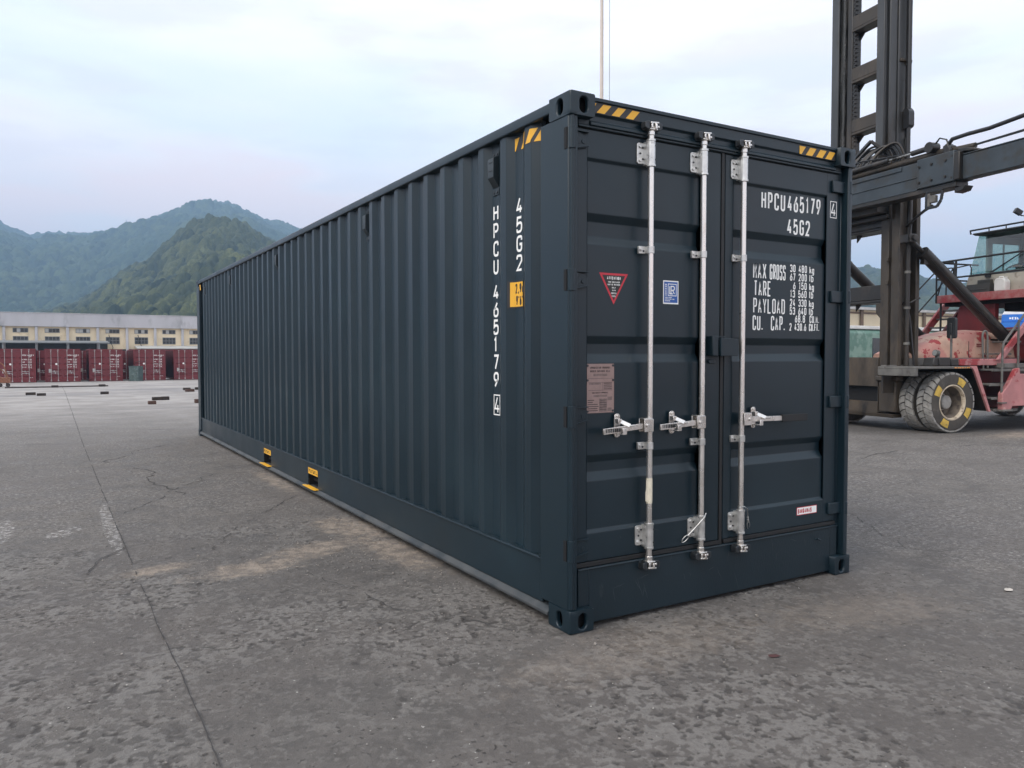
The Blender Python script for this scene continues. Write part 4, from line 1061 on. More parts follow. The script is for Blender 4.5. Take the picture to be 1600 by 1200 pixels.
rect(.246, .300, 1.190, 1.262, .0005, 3); rect(.304, .336, 1.252, 1.272, .0005, 3); rect(.304, .334, 1.192, 1.210, .0005, 3)
for i in range(5): rect(.249, .297, 1.200 + i * .013, 1.2035 + i * .013, .0008, 1)
mb.build('approval_plate', [BRONZE, PLINK, DKSTEEL, mat('plate_stamp_field', (.17, .12, .11), .5, var=.3, scale=60)], DL, smooth=30)
mb = MB(); y = YD; rect(1.880, 2.082, .434, .488, .001, 0); rect(1.884, 2.078, .438, .484, .0014, 1)
text(mb, 'SINGAMAS', (1.890, y - .0018, .446), U, V, .030, .016, .006, .0065, 0, .0004, total=.138)
mb.build('maker_sticker', [REDV, WHITE], DR, smooth=0)

# ================================================================== WAREHOUSE BEHIND THE RED CONTAINERS
def make_warehouse():
    y0 = 93.0; zb = -.92; x_left, x_right = -36.0, 40.0; bay = 2.876; xo = -6.51
    t = thing('warehouse', 'long low cream and grey warehouse with paired windows and a loading canopy', 'warehouse', (0, y0, zb))
    t2 = Matrix.Translation((0, -y0, -zb))
    def B(): mb = MB(); mb.X = t2; return mb
    mb = B(); mb.box(x_left, x_right, y0 + .25, y0 + 24, zb, 5.92); mb.build('wall', CREAMW, t, bevel=.03)
    mb = B(); mb.box(x_left - .2, x_right + .2, y0 - .10, y0 + .6, 4.58, 5.98); mb.box(x_left - .25, x_right + .25, y0 - .14, y0 + .7, 5.985, 6.05); mb.build('parapet', CONC, t, bevel=.02)
    mb = B(); mb.prism([(x_left, 5.6), (x_right, 5.6), (x_right, 5.75), (x_left, 5.75)], 'y', y0 + .61, y0 + 24.5); mb.build('roof', CANOPY, t)
    k0 = int((x_left - xo) / bay) - 0; k = k0
    x = xo + math.ceil((x_left + .4 - xo) / bay) * bay
    win = None
    while x < x_right - .5:
        mb = B(); mb.box(x - .13, x + .13, y0 - .03, y0 + .249, zb, 4.578); mb.build('pier', CONC, t, bevel=.02)
        if -28 < x < 24 and x + bay < x_right - 1:
            rr = random.Random(int(x * 10))
            for (z0, z1, upper) in ((3.97, 4.38, True), (2.80, 3.52, False)):
                xa, xb = x + .80, x + 2.12
                mb = B(); mb.box(xa - .03, xb + .03, y0 + .205, y0 + .249, z0 - .03, z1 + .03)
                f = mb.build('window', WINBR, t)
                mb = B()
                for j in range(4):
                    a, b = xa + (xb - xa) * j / 4 + .02, xa + (xb - xa) * (j + 1) / 4 - .02
                    pale = upper and rr.random() < .35
                    nn = 1 if upper else 2
                    for q in range(nn): mb.box(a, b, y0 + .190, y0 + .2045, z0 + (z1 - z0) * q / nn + .02, z0 + (z1 - z0) * (q + 1) / nn - .02, 1 if pale else 0)
                mb.build('panes', [WINDK, WINLT], f)
        x += bay
    # loading canopies
    mb = B(); mb.prism([(y0 - 3.2, 2.78), (y0 - 3.2, 2.92), (y0 + .24, 3.10), (y0 + .24, 2.96)], 'x', x_left + .3, 3.05); mb.build('canopy', CANOPY, t, bevel=.01)
    mb = B(); mb.prism([(y0 - 2.6, 2.22), (y0 - 2.6, 2.32), (y0 + .24, 2.62), (y0 + .24, 2.50)], 'x', 5.75, x_right - .5); mb.build('canopy', WINLT, t, bevel=.01)
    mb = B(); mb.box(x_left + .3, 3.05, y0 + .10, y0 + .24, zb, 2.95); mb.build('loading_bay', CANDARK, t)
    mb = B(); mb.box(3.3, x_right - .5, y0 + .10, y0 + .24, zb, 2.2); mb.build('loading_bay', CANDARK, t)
    for xx in (-21, -17.9, -15.0, -12.1, -9.2, -6.5, -3.62, -.78, 2.1):
        mb = B(); mb.box(xx - .06, xx + .06, y0 - 3.1, y0 - 2.98, zb, 2.80); mb.build('canopy_post', CANOPY, t)
    for xx in (3.2, 6.1):
        mb = B(); mb.tube([(xx, y0 + .1, 3.8), (xx + .1, y0 - .15, 3.2), (xx + .35, y0 - .3, 2.4), (xx + .3, y0 - .2, 1.8)], .04, 6); mb.build('drain_pipe', CABDK, t)
make_warehouse()

# ================================================================== RED CONTAINERS
def make_red():
    w, h, l = 2.438, 2.591, 6.058
    t = thing('red_container', 'x', 'shipping container')
    mb = MB(); prof = [(.03, .16)]; y = .20
    # corrugated box
    for sx in (0, 1):
        X = (lambda v: v) if not sx else (lambda v: w - v)
        pr = [(X(.06), .15)]; y = .2
        while y < l - .3: pr += [(X(.02), y), (X(.02), y + .07), (X(.056), y + .14), (X(.056), y + .21)]; y += .28
        pr.append((X(.056), l - .12)); mb.sheet(pr, 'z', .16, h - .09)
    mb.build('side_wall', REDC_SHADE, t, smooth=0)
    mb = MB(); mb.box(.05, w - .05, .16, l - .1, h - .09, h - .02); mb.build('roof_panel', REDC, t)
    mb = MB(); mb.box(.05, w - .05, .16, l - .1, .10, .15); mb.build('floor_deck', BLACKIN, t)
    mb = MB(); mb.box(.05, w - .05, l - .09, l - .04, .05, h - .03); mb.build('front_wall', REDC, t)
    mb = MB()
    for x0, x1 in ((0, .16), (w - .16, w)):
        for y0, y1 in ((0, .178), (l - .178, l)):
            for z0, z1 in ((0, .118), (h - .118, h)): mb.box(x0, x1, y0, y1, z0, z1)
            mb.box(x0 + (.0 if x0 == 0 else .08), x1 - (.08 if x0 == 0 else .0), y0 + .01, y1 - .01, .118, h - .118)
        mb.box(x0 + (.0 if x0 == 0 else .10), x1 - (.10 if x0 == 0 else 0), .178, l - .178, h - .09, h - .01); mb.box(x0 + (.0 if x0 == 0 else .10), x1 - (.10 if x0 == 0 else 0), .178, l - .178, .02, .16)
    mb.build('frame', REDC, t, bevel=.008)
    mb = MB(); mb.box(.16, w - .16, .03, .10, h - .118, h - .01); mb.build('door_header', REDC, t); mb = MB(); mb.box(.16, w - .16, .03, .10, .01, .15); mb.build('door_sill', REDC, t)
    for x0, x1 in ((.085, w / 2 - .006), (w / 2 + .006, w - .085)):
        mb = MB(); z0, z1 = .155, h - .122; pr = [(.09, z0), (.05, z0)]
        for a, b in ((.36, .50), (.84, .98), (1.32, 1.46), (1.80, 1.94)): pr += [(.05, a), (.10, a + .04), (.10, b - .04), (.05, b)]
        pr += [(.05, z1), (.09, z1)]
        mb.sheet(pr, 'x', x0 + .10, x1 - .10); mb.box(x0, x0 + .10, .048, .09, z0, z1); mb.box(x1 - .10, x1, .048, .09, z0, z1)
        d = mb.build('door', REDC, t)
        for f in (.30, .72):
            x = x0 + (x1 - x0) * (f if x0 < 1 else 1 - f - .02)
            mb = MB(); mb.cyl((x, .02, .06), (x, .02, h - .06), .017, 8)
            for zz in (.16, .62, 1.28, h - .22): mb.box(x - .035, x + .025, -.004, .047, zz - .03, zz + .03)
            for zz in (.08, h - .09): mb.box(x - .05, x + .05, -.004, .03, zz - .03, zz + .03)
            zh = .84 if f < .5 else .70; s = 1
            if x0 < 1: s = 1 if f < .5 else -1
            else: s = 1 if f > .5 else -1; zh = .84 if f > .5 else .70
            mb.bar((x, -.005, zh), (x + s * .46, -.012, zh), .014, .034); mb.box(x + s * .20 - .03, x + s * .20 + .03, -.016, .047, zh - .06, zh + .06)
            mb.build('lock_rod', DULLZINC, d)
    dr = d
    mb = MB(); U, V = (1, 0, 0), (0, 0, 1)
    text(mb, 'HPCU', (1.56, .048, 2.04), U, V, .10, .045, .015, .018, total=.26); text(mb, '465182 2', (1.90, .048, 2.04), U, V, .10, .045, .015, .018, total=.42)
    text(mb, '22G1', (1.95, .048, 1.93), U, V, .09, .045, .015, .016, total=.22)
    for i, ww in enumerate((.30, .18, .30, .30)):
        text(mb, ('MAX GROSS', 'TARE', 'PAYLOAD', 'CU. CAP.')[i], (1.54, .048, 1.72 - .195 * i + (0 if i < 2 else -.0)), U, V, .075, .03, .01, .013, total=ww)
        text(mb, ('30 480', '2 250', '28 230', '33.2')[i], (1.92, .048, 1.75 - .195 * i), U, V, .06, .03, .012, .011, total=.24); text(mb, ('67 200', '4 960', '62 240', '1 172')[i], (1.92, .048, 1.68 - .195 * i), U, V, .06, .03, .012, .011, total=.24)
    text(mb, 'CU.M.', (2.02, .048, .34), U, V, .05, .03, .01, .012, total=.22)
    mb.build('container_number', WHITE, dr, smooth=0)
    mb = MB(); mb.lathe([(.001, .0435), (.075, .0435), (.075, .0475)], (.78, 0, 1.40), 'y', 20); mb.build('round_sticker', WHITE, dr, smooth=0)
    mb = MB(); mb.box(.26, .46, .042, .0475, .72, 1.02); mb.build('approval_plate', PLATEW, dr)
    return t
PLATEW = mat('pale_plate', (.45, .44, .42), .5, var=.3, scale=30)
REDPROTO = make_red()
def g_at(x, y): return zg(y) + .02
reds = [
    (-5.80, 66.7, 'red container cut by the left picture edge, behind the rusty steps'),
    (-2.78, 67.1, 'front red container standing second from the left picture edge, under the canopy'),
    (.26, 67.6, 'front red container standing third from the left, just left of the green cabinet'),
    (3.55, 68.2, 'red container with the green metal cabinet before its left door'),
    (6.68, 68.6, 'front red container half hidden by the far end of the slate container'),
    (-3.62, 74.3, 'red container set back in the gap behind the leftmost pair of front containers'),
    (-.40, 74.5, 'red container set back behind the second and third front containers'),
    (2.60, 74.8, 'red container set back with one bar showing behind the green cabinet'),
]
for i, (x, y, lab) in enumerate(reds):
    o = REDPROTO if i == 0 else copy_tree(REDPROTO)
    o.location = (x, y, g_at(x, y)); o['label'] = lab; o['group'] = 'red containers before the warehouse'

# ================================================================== GREEN CABINET, RUSTY STEPS, TIMBERS, BAR, POLE, PYLONS
def make_cabinet():
    t = thing('metal_cabinet', 'weathered green steel cabinet standing in front of a red container', 'cabinet', (3.55, 66.2, zg(66.2)), R(-32))
    mb = MB(); mb.box(-.40, .40, -.36, .36, .06, 1.18); mb.build('body', GRNBOX, t, bevel=.02)
    mb = MB(); mb.box(-.44, .44, -.40, .40, 0, .06); mb.build('plinth', GRNBOX, t, bevel=.01)
    mb = MB(); mb.box(-.43, .43, -.39, .39, 1.181, 1.225); mb.build('lid', GRNBOX, t, bevel=.01)
    mb = MB(); mb.box(-.33, .33, -.378, -.361, .12, 1.10); d = mb.build('door', GRNBOX, t, bevel=.005)
    mb = MB(); mb.box(.24, .28, -.395, -.379, .55, .70); mb.build('handle', DKSTEEL, d)
    mb = MB(); mb.tube([(-.2, 0, 1.2), (.05, -.05, 1.55), (.4, -.05, 1.62), (.75, .1, 1.60)], .018, 6); mb.build('cable', HOSE, t)
make_cabinet()

def make_steps():
    t = thing('rolling_steps', 'rusty wheeled steps with sloping rails at the left picture edge', 'wheeled steps', (-4.95, 54.0, zg(54)))
    for y in (-.35, .35):
        mb = MB(); mb.bar((-3.4, y, 3.35), (.10, y, .42), .05, .09); mb.build('side_rail', RUST, t)
        for dz in (.55, .95): mb = MB(); mb.tube([(-3.5, y, 3.35 + dz), (.05, y, .42 + dz), (.30, y, .30 + dz * .2)], .022, 6); mb.build('hand_rail', RUST, t)
    for i in range(11):
        f = i / 11; mb = MB(); mb.box(-3.4 + 3.4 * f - .10, -3.4 + 3.4 * f + .10, -.33, .33, 3.30 - 2.85 * f, 3.33 - 2.85 * f); mb.build('tread', RUST, t)
    for x in (-3.3, -1.6):
        for y in (-.3, .3): mb = MB(); mb.bar((x, y, .2), (x, y, 3.25 if x < -3 else 1.85), .06, .06); mb.build('leg', RUST, t)
    mb = MB(); mb.box(-3.5, .42, -.42, .42, .26, .36); mb.box(-.75, .40, -.4, .4, .361, .60); mb.build('base_frame', RUST, t, bevel=.01)
    for x in (-3.2, -.12, .28):
        mb = MB(); mb.bar((x - .08, -.3, .26), (x, -.3, .10), .10, .09); mb.lathe([(.02, -.04), (.11, -.04), (.12, -.02), (.12, .02), (.11, .04), (.02, .04)], (x, -.3, .12), 'y', 16); mb.build('wheel', RUSTDK, t)
make_steps()

def timber(x, y, l, h, rz, m, lab, z=None):
    t = MB(); n = 4
    t.box(-l / 2, l / 2, -.09, .09, 0, h)
    o = t.build('timber_block', m, None, bevel=.012)
    o.location = (x, y, (zg(y) if z is None else z) + .002); o.rotation_euler = (0, 0, R(rz)); o.scale = (1, 1, 1)
    tag(o, lab, 'timber block', 'timber blocks lying about the yard'); return o
for a in ((-3.17, 37.25, .38, .12, 4, WOOD, 'dark timber block on pale concrete, left one of a pair before the rusty steps'),
          (-2.75, 36.0, .34, .11, 3, WOOD, 'dark timber block on pale concrete, right one of a pair before the rusty steps'),
          (-.31, 36.1, .33, .12, 2, WOOD, 'lone dark timber block nearer than the steel bar, below its right end'),
          (-2.19, 50.1, .36, .13, 3, WOOD, 'dark timber block under the middle of the long thin steel bar'),
          (.30, 50.2, .36, .14, 3, WOOD, 'dark timber block under the right end of the long thin steel bar'),
          (3.63, 39.55, .34, .12, 10, WOOD, 'dark timber block lying behind the reddish one by the container end'),
          (3.38, 36.8, .40, .13, 12, WOODR, 'reddish brown timber block lying askew by the container end'),
          (4.30, 39.7, .5, .13, 0, WOOD, 'dark timber block half hidden by the far corner of the slate container'),
          (.98, 27.96, .32, .12, 10, WOOD, 'dark timber block at the left of two laid end to end'),
          (1.26, 27.99, .26, .13, 10, WOOD, 'dark timber block at the right of two laid end to end'),
          (.50, 24.9, .24, .11, 3, WOODR, 'single dark brown timber block just in front of two laid end to end'),
          (1.98, 24.9, .30, .13, 4, WOODR, 'brown timber block nearest the far end of the slate container')):
    timber(*a)
mb = MB(); mb.box(-2.6, 2.75, -.05, .05, 0, .07)
o = mb.build('steel_bar', RUSTDK, None, bevel=.006); o.location = (-2.1, 50.5, zg(50.5) + .004); o.rotation_euler = (0, 0, R(1)); tag(o, 'long thin rusty steel bar lying flat on the pale concrete', 'steel bar')

def make_pole():
    x, y = 25.42, 33.17; zb = zg(y); H = 27
    t = thing('light_mast', 'tall pale beige lighting mast rising behind the container roof', 'light mast', (x, y, zb))
    mb = MB(); mb.tube([(0, 0, 0), (0, 0, 9), (.0, 0, 20), (0, 0, H)], [.145, .125, .098, .080], 20)
    for z in (7.5, 14.2, 20.6): mb.tube([(0, 0, z), (0, 0, z + .06)], .135 - z * .0019 + .004, 20)
    mb.build('pole', POLEM, t, smooth=60)
    mb = MB(); mb.lathe([(.15, 0), (.35, 0), (.35, .04), (.15, .04)], (0, 0, 0), 'z', 20); mb.build('base_flange', POLEM, t)
    mb = MB()
    for k in range(24):
        a = 2 * math.pi * k / 24; b = 2 * math.pi * (k + 1) / 24; mb.cyl((1.2 * math.cos(a), 1.2 * math.sin(a), H - .3), (1.2 * math.cos(b), 1.2 * math.sin(b), H - .3), .04, 6)
    for k in range(4): a = math.pi * k / 2; mb.cyl((.08 * math.cos(a), .08 * math.sin(a), H - .3), (1.2 * math.cos(a), 1.2 * math.sin(a), H - .3), .03, 6)
    mb.build('lamp_ring', POLEM, t)
    for k in range(6):
        a = 2 * math.pi * k / 6; mb = MB(); mb.box(1.15 * math.cos(a) - .25, 1.15 * math.cos(a) + .25, 1.15 * math.sin(a) - .2, 1.15 * math.sin(a) + .2, H - .55, H - .36); mb.build('floodlight', CABDK, t, bevel=.03)
    # winch rope beside the mast
    mb = MB(); q = Vector((rt.x, rt.y, 0)) * .46; mb.tube([(q.x, q.y, .3), (q.x * 1.0, q.y * 1.0, 12), (q.x * .98, q.y * .98, H - .3)], .012, 6); mb.build('winch_rope', HOSE, t)
make_pole()

PYL = mat('grey_lattice_steel', (.12, .13, .14), .6)
def hill_point(px, py, D):
    d = px_dir(px); return Vector((CAM.x + d.x * D, CAM.y + d.y * D, CAM.z + (553.2 - py) / 1212 * D))
def pylon(px, py_base, D, h, lab):
    p = hill_point(px, py_base, D); t = thing('transmission_tower', lab, 'pylon', p, R(20), 'pylons on the wooded mountain')
    mb = MB(); w = h * .11
    lv = [0, .25, .45, .62, .76, .88, 1.0]; ww = [1, .72, .5, .36, .28, .22, .05]
    for s in ((1, 1), (1, -1), (-1, -1), (-1, 1)):
        mb.tube([(s[0] * w * a, s[1] * w * a, h * z) for z, a in zip(lv, ww)], h * .006, 4)
    for i in range(6):
        for k in range(4):
            c = ((1, 1), (1, -1), (-1, -1), (-1, 1)); a, b = c[k], c[(k + 1) % 4]
            mb.tube([(a[0] * w * ww[i], a[1] * w * ww[i], h * lv[i]), (b[0] * w * ww[i + 1], b[1] * w * ww[i + 1], h * lv[i + 1])], h * .004, 4); mb.tube([(b[0] * w * ww[i], b[1] * w * ww[i], h * lv[i]), (a[0] * w * ww[i + 1], a[1] * w * ww[i + 1], h * lv[i + 1])], h * .004, 4)
    mb.build('tower', PYL, t, smooth=0)
    mb = MB()
    for z, l in ((.70, .17), (.82, .14), (.93, .11)): mb.bar((-h * l, 0, h * z), (h * l, 0, h * z), h * .012, h * .012)
    mb.build('cross_arms', PYL, t, smooth=0)
pylon(202, 357, 1870, 22, 'faint pylon on the ridge skyline to the left of the summit')
pylon(237, 401, 1500, 28, 'faint pylon on the wooded slope below the ridge')

# ================================================================== RIGHT BACKGROUND: PALE BUILDING AND GREEN BUS
def make_right_building():
    y0 = 41.0; zb = zg(y0); t = thing('cream_shed', 'pale cream clad shed with brown posts behind the red handler', 'shed', (70, y0, zb)); T = Matrix.Translation((-70, -y0, -zb))
    def B(): mb = MB(); mb.X = T; return mb
    mb = B(); mb.box(44, 112, y0, y0 + 18, zb, 5.55); mb.build('wall', CREAMW2, t)
    mb = B(); mb.box(43.5, 112.5, y0 - .5, y0 + 18.5, 5.551, 5.78); mb.build('roof', BUSROOF, t)
    mb = B(); mb.box(44, 112, y0 - .08, y0 - .002, 5.20, 5.36); mb.build('fascia_rail', BROWNP, t)
    for x in (51.1, 60.7, 70.3, 79.9, 89.5, 99.1):
        mb = B(); mb.box(x - .18, x + .18, y0 - .20, y0 - .082, zb, 5.55); mb.build('post', BROWNP, t)
        for k in (1, 2): mb = B(); mb.box(x + 3.2 * k - .03, x + 3.2 * k + .03, y0 - .04, y0 - .002, zb, 5.2); mb.build('cladding_joint', CREAMW, t)
make_right_building()
def make_bus():
    y0 = 18.6; x0 = 27.2; l = 10.5; zb = zg(y0)
    t = thing('green_bus', 'old dull green bus with a dusty white roof parked behind the handler mast', 'bus', (x0, y0, zb)); 
    mb = MB(); prof = rounded([(0, .45), (2.4, .45), (2.45, 2.55), (2.3, 2.70), (.15, 2.70), (0, 2.55)], .12); mb.prism(prof, 'x', 0, l); mb.build('body', BUSGRN, t, smooth=50)
    mb = MB(); mb.prism(rounded([(.05, 2.702), (2.4, 2.702), (2.3, 2.87), (.15, 2.87)], .06), 'x', -.05, l + .05); mb.build('roof', BUSROOF, t, smooth=50)
    mb = MB(); mb.box(2.55, 3.15, -.03, .2, 1.05, 2.32); mb.build('window', WINDK, t, bevel=.03)
    mb = MB(); mb.box(3.22, 4.15, -.022, .2, .62, 2.42); d = mb.build('door', mat('pale_green_door', (.15, .27, .22), .55, var=.15, scale=3), t, bevel=.02)
    mb = MB(); mb.box(3.30, 3.46, -.05, -.023, 1.38, 1.44); mb.build('handle', CABDK, d)
    mb = MB(); mb.box(3.42, 3.85, -.030, -.023, 1.60, 2.05); mb.build('door_window', mat('grey_green_glass', (.05, .085, .075), .2), d, bevel=.02)
    for k in range(6):
        x = 4.5 + k * .95; mb = MB(); mb.box(x, x + .75, -.022, .2, 1.4, 2.3); mb.build('window', mat('faded_green_pane', (.16, .21, .17), .35, var=.3) if k else WINLT, t, bevel=.03)
    mb = MB(); mb.tube([(4.2, -.02, .62), (4.22, -.06, 1.0), (4.45, -.12, 1.35), (4.62, -.10, 1.5)], .03, 6); mb.build('mirror_arm', CABDK, t)
    for x in (2.0, 8.3):
        for yy in (.16, 2.28):
            mb = MB(); mb.lathe([(.05, -.14), (.40, -.14), (.48, -.10), (.48, .10), (.40, .14), (.05, .14)], (x, yy, .48), 'y', 24); mb.build('wheel', TYREGAP, t)
make_bus()
def make_truck():
    t = thing('parked_truck', 'blue lorry with white topped roof deflector glimpsed under the handler deck', 'truck', (57.1, 25.9, zg(25.9)), R(-63))
    mb = MB(); mb.prism(rounded([(-1.2, .6), (1.2, .6), (1.2, 3.66), (1.05, 3.96), (-1.05, 3.96), (-1.2, 3.66)], .08), 'y', .0, 2.0); mb.build('cab', TRUCKB, t, smooth=50)
    mb = MB(); mb.prism(rounded([(-1.02, 3.98), (1.02, 3.98), (1.00, 4.52), (-.98, 4.52)], .05), 'y', .25, 1.7); v = mb.build('roof_deflector', TRUCKB, t, bevel=.03)
    mb = MB(); mb.prism(rounded([(-.97, 4.525), (.99, 4.525), (.86, 4.82), (-.80, 4.82)], .06), 'y', .28, 1.7); mb.build('deflector_top', TRUCKW, v, bevel=.03)
    mb = MB(); text(mb, 'HESL', (-.52, .25, 4.16), (1, 0, 0), (0, 0, 1), .17, .12, .05, .045, total=.58); mb.build('lettering', WHITE, v, smooth=0)
    mb = MB(); mb.box(-1.02, 1.02, -.03, -.004, 2.2, 3.5); mb.build('windscreen', WINDK, t, bevel=.02)
    mb = MB(); mb.box(-1.2, 1.2, 2.2, 8.0, .95, 1.15); mb.build('load_bed', TRUCKB, t)
    for x in (-1.02, 1.02):
        for y in (.9, 6.6): mb = MB(); mb.lathe([(.05, -.14), (.40, -.14), (.48, -.10), (.48, .10), (.40, .14), (.05, .14)], (x, y, .48), 'x', 24); mb.build('wheel', TYREGAP, t)
make_truck()

# ------------------------------------------------------------------ scraps on the concrete
def scrap(name, x, y, s, m, lab, flat=.25, seed=1):
    rr = random.Random(seed); mb = MB(); n = 9; vs = []
    for k in range(n):
        a = 2 * math.pi * k / n; q = s * rr.uniform(.7, 1.2); vs.append((q * math.cos(a) * 1.3, q * math.sin(a), s * flat * rr.uniform(0, .5)))
    for k in range(n):
        a = 2 * math.pi * k / n; q = s * rr.uniform(.35, .6); vs.append((q * math.cos(a) * 1.3, q * math.sin(a), s * flat * rr.uniform(.6, 1.2)))
    mb.add(vs, [tuple(range(n, 2 * n)), tuple(range(n - 1, -1, -1))] + [(k, (k + 1) % n, n + (k + 1) % n, n + k) for k in range(n)])
    o = mb.build(name, m, None, smooth=60); o.location = (x, y, zg(y) + .002); tag(o, lab, 'litter'); return o
scrap('crumpled_paper', 2.863, -.783, .026, LITTER, 'crumpled white scrap with an orange mark on the concrete at right', .35, 3)
scrap('paint_flake', .712, -.764, .024, mat('dull_red_flake', (.075, .028, .027), .8), 'flat dull red paint flake in front of the container doors', .10, 4)

# ================================================================== CONTAINER HANDLER
# local frame: +X forward, +Y towards the near side, +Z up
def make_handler():
    t = thing('container_handler', 'faded red container handler with greasy black mast and side lifting spreader', 'container handler', (12.428, 5.044, 0.0), math.atan2(.179, -.984))
    # ---------------- wheels
    def wheel(x, yo, r, w, out, steel=True, lugs=26):
        """yo: outer face; out +1 if the outer face looks to +Y"""
        s = out; mb = MB(); c = (x, 0, r)
        Y = lambda d: yo - s * d
        rb = r - .028
        prof = [(r * .545, Y(.03)), (r * .60, Y(.006)), (r * .74, Y(0)), (r * .90, Y(.012)), (rb, Y(.045)), (rb, Y(w / 2 - .012)), (rb - .012, Y(w / 2 - .004)), (rb - .012, Y(w / 2 + .004)), (rb, Y(w / 2 + .012)), (rb, Y(w - .045)), (r * .90, Y(w - .012)), (r * .74, Y(w)), (r * .545, Y(w - .03))]
        mb.lathe(prof, c, 'y', 64, [1, 1, 1, 1, 2, 2, 2, 2, 2, 1, 1, 1])
        # chunky tread blocks, two offset rows cut by zigzag grooves
        for row in (0, 1):
            for k in range(lugs):
                a0 = 2 * math.pi * (k + .5 * row) / lugs; da = 2 * math.pi / lugs * .84
                yA, yB = (.012, w / 2 - .008) if row == 0 else (w / 2 + .008, w - .012)
                n = 4; vs = []
                for i in range(n):
                    f = i / (n - 1); y = yA + (yB - yA) * f
                    sk = (.5 - abs(f - .5)) * .34 * da + (f if row == 0 else 1 - f) * .55 * da
                    edge = (row == 0 and i == 0) or (row == 1 and i == n - 1)
                    for rr_ in (rb - .02, r - (.016 if edge else 0)):
                        for a in (a0 + sk, a0 + sk + da):
                            yy = y
                            vs.append((x + rr_ * math.cos(a), Y(yy), r + rr_ * math.sin(a)))
                fs = []
                for i in range(n - 1):
                    b = i * 4; d = b + 4
                    fs += [(b + 2, b + 3, d + 3, d + 2), (b, b + 2, d + 2, d), (b + 3, b + 1, d + 1, d + 3)]
                fs += [(0, 1, 3, 2), (n * 4 - 4, n * 4 - 2, n * 4 - 1, n * 4 - 3)]
                mb.add(vs, fs, 0)
        wh = mb.build('wheel', [TREADM, SIDEW, TYREGAP], t, smooth=30)
        if steel:
            mb = MB(); R0 = r * .56
            mb.lathe([(R0 + .010, Y(.028)), (R0 + .016, Y(.010)), (R0 - .004, Y(.004)), (R0 - .018, Y(.020)), (R0 - .026, Y(.07)), (R0 - .05, Y(.17)), (R0 - .06, Y(.27)), (.10, Y(.275))], c, 'y', 48, [0, 0, 0, 0, 1, 1, 1])
            mb.build('rim', [CREAMRIM, RIMDARK], wh, smooth=40)
            mb = MB(); mb.lathe([(.165, Y(.275)), (.165, Y(.255)), (.140, Y(.24)), (.132, Y(.15)), (.118, Y(.135)), (.001, Y(.130))], c, 'y', 32)
            for k in range(10): a = 2 * math.pi * k / 10; mb.cyl((x + .10 * math.cos(a), Y(.135), r + .10 * math.sin(a)), (x + .10 * math.cos(a), Y(.122), r + .10 * math.sin(a)), .009, 6)
            mb.build('hub', HUBM, wh, smooth=35)
            for k in range(4):
                a = R(30 + 89 * k); mb = MB(); n = 5
                ia = [(r * .625, .002), (r * .74, -.0035), (r * .86, .004)]
                vs = []
                for rr_, yy in ia:
                    for i in range(n): q = a + (i / (n - 1) - .5) * .43; vs.append((x + rr_ * math.cos(q), Y(yy - .0015), r + rr_ * math.sin(q)))
                mb.add(vs, [(j * n + i, j * n + i + 1, (j + 1) * n + i + 1, (j + 1) * n + i) for j in range(2) for i in range(n - 1)])
                mb.build('sidewall_mark', YPAINT, wh, smooth=0)
        return wh
    wheel(-.02, 0.0, .588, .335, 1); wheel(-.02, -.415, .588, .335, 1, False)
    wheel(-.02, -3.24, .588, .335, -1); wheel(-.02, -2.825, .588, .335, -1, False)
    wheel(-5.15, -2.96, .56, .33, -1); wheel(-5.15, -.28, .56, .33, 1)
    mb = MB(); mb.cyl((-.02, -2.5, .588), (-.02, -.74, .588), .20, 20); mb.lathe([(.10, -.9), (.30, -.75), (.34, -.4), (.34, .4), (.30, .75), (.10, .9)], (-.02, -1.62, .60), 'y', 24); mb.build('drive_axle', GREASE, t)
    mb = MB(); mb.box(-5.35, -4.95, -2.62, -.62, .42, .72); mb.build('steer_axle', GREASE, t, bevel=.03)
    # ---------------- chassis and fenders
    mb = MB(); mb.box(-6.3, .30, -2.40, -2.05, .55, 1.30); mb.box(-6.3, .30, -1.19, -.84, .55, 1.30); mb.box(-6.2, .25, -2.05, -1.19, .72, 1.25); mb.build('chassis', GREASE, t, bevel=.02)
    for side, (ya, yb) in (('n', (.02, -.86)), ('f', (-3.26, -2.38))):
        lo, hi = min(ya, yb), max(ya, yb); mb = MB()
        mb.box(-.60, .98, lo, hi, 1.235, 1.275); mb.box(.90, .98, lo, hi, 1.10, 1.234); fd = mb.build('fender', GREYDIRT, t, bevel=.008)
        mb = MB(); mb.prism([(-.605, 1.275), (-.605, 1.235), (-.93, .40), (-.985, .40)], 'y', lo + .01, hi - .045); mb.build('fender_flap', GREASE, fd)
        mb = MB(); mb.prism([(-.60, 1.285), (-.40, 1.285), (-.52, 1.215), (-.94, .39), (-1.00, .39)], 'y', hi - .040 if side == 'n' else lo, hi + .004 if side == 'n' else lo + .04); mb.build('fender_edge', PINKP, fd, bevel=.005)
        mb = MB(); mb.box(-.60, .9, lo + (.02 if side == 'n' else .80), lo + (.06 if side == 'n' else .84), .75, 1.23); mb.build('inner_wing', GREASE, fd)
    # worn warning lettering on the fender lip
    mb = MB(); rr = random.Random(2)
    for k in range(9): x = -.02 - k * .045; mb.prism(rounded([(x, 1.244), (x - rr.uniform(.015, .035), 1.242), (x - rr.uniform(.015, .035), 1.266), (x, 1.266)], .004), 'y', .0205, .0222)
    mb.build('worn_warning_mark', AMBER, t, smooth=0)
    # ---------------- mast
    def rail_pair(yc0, yc1):
        s = 1
        mb = MB(); mb.box(.25, .60, yc0, yc1, 1.2, 10.6); mb.build('mast_inner_rail', MASTGREY, t, bevel=.012)
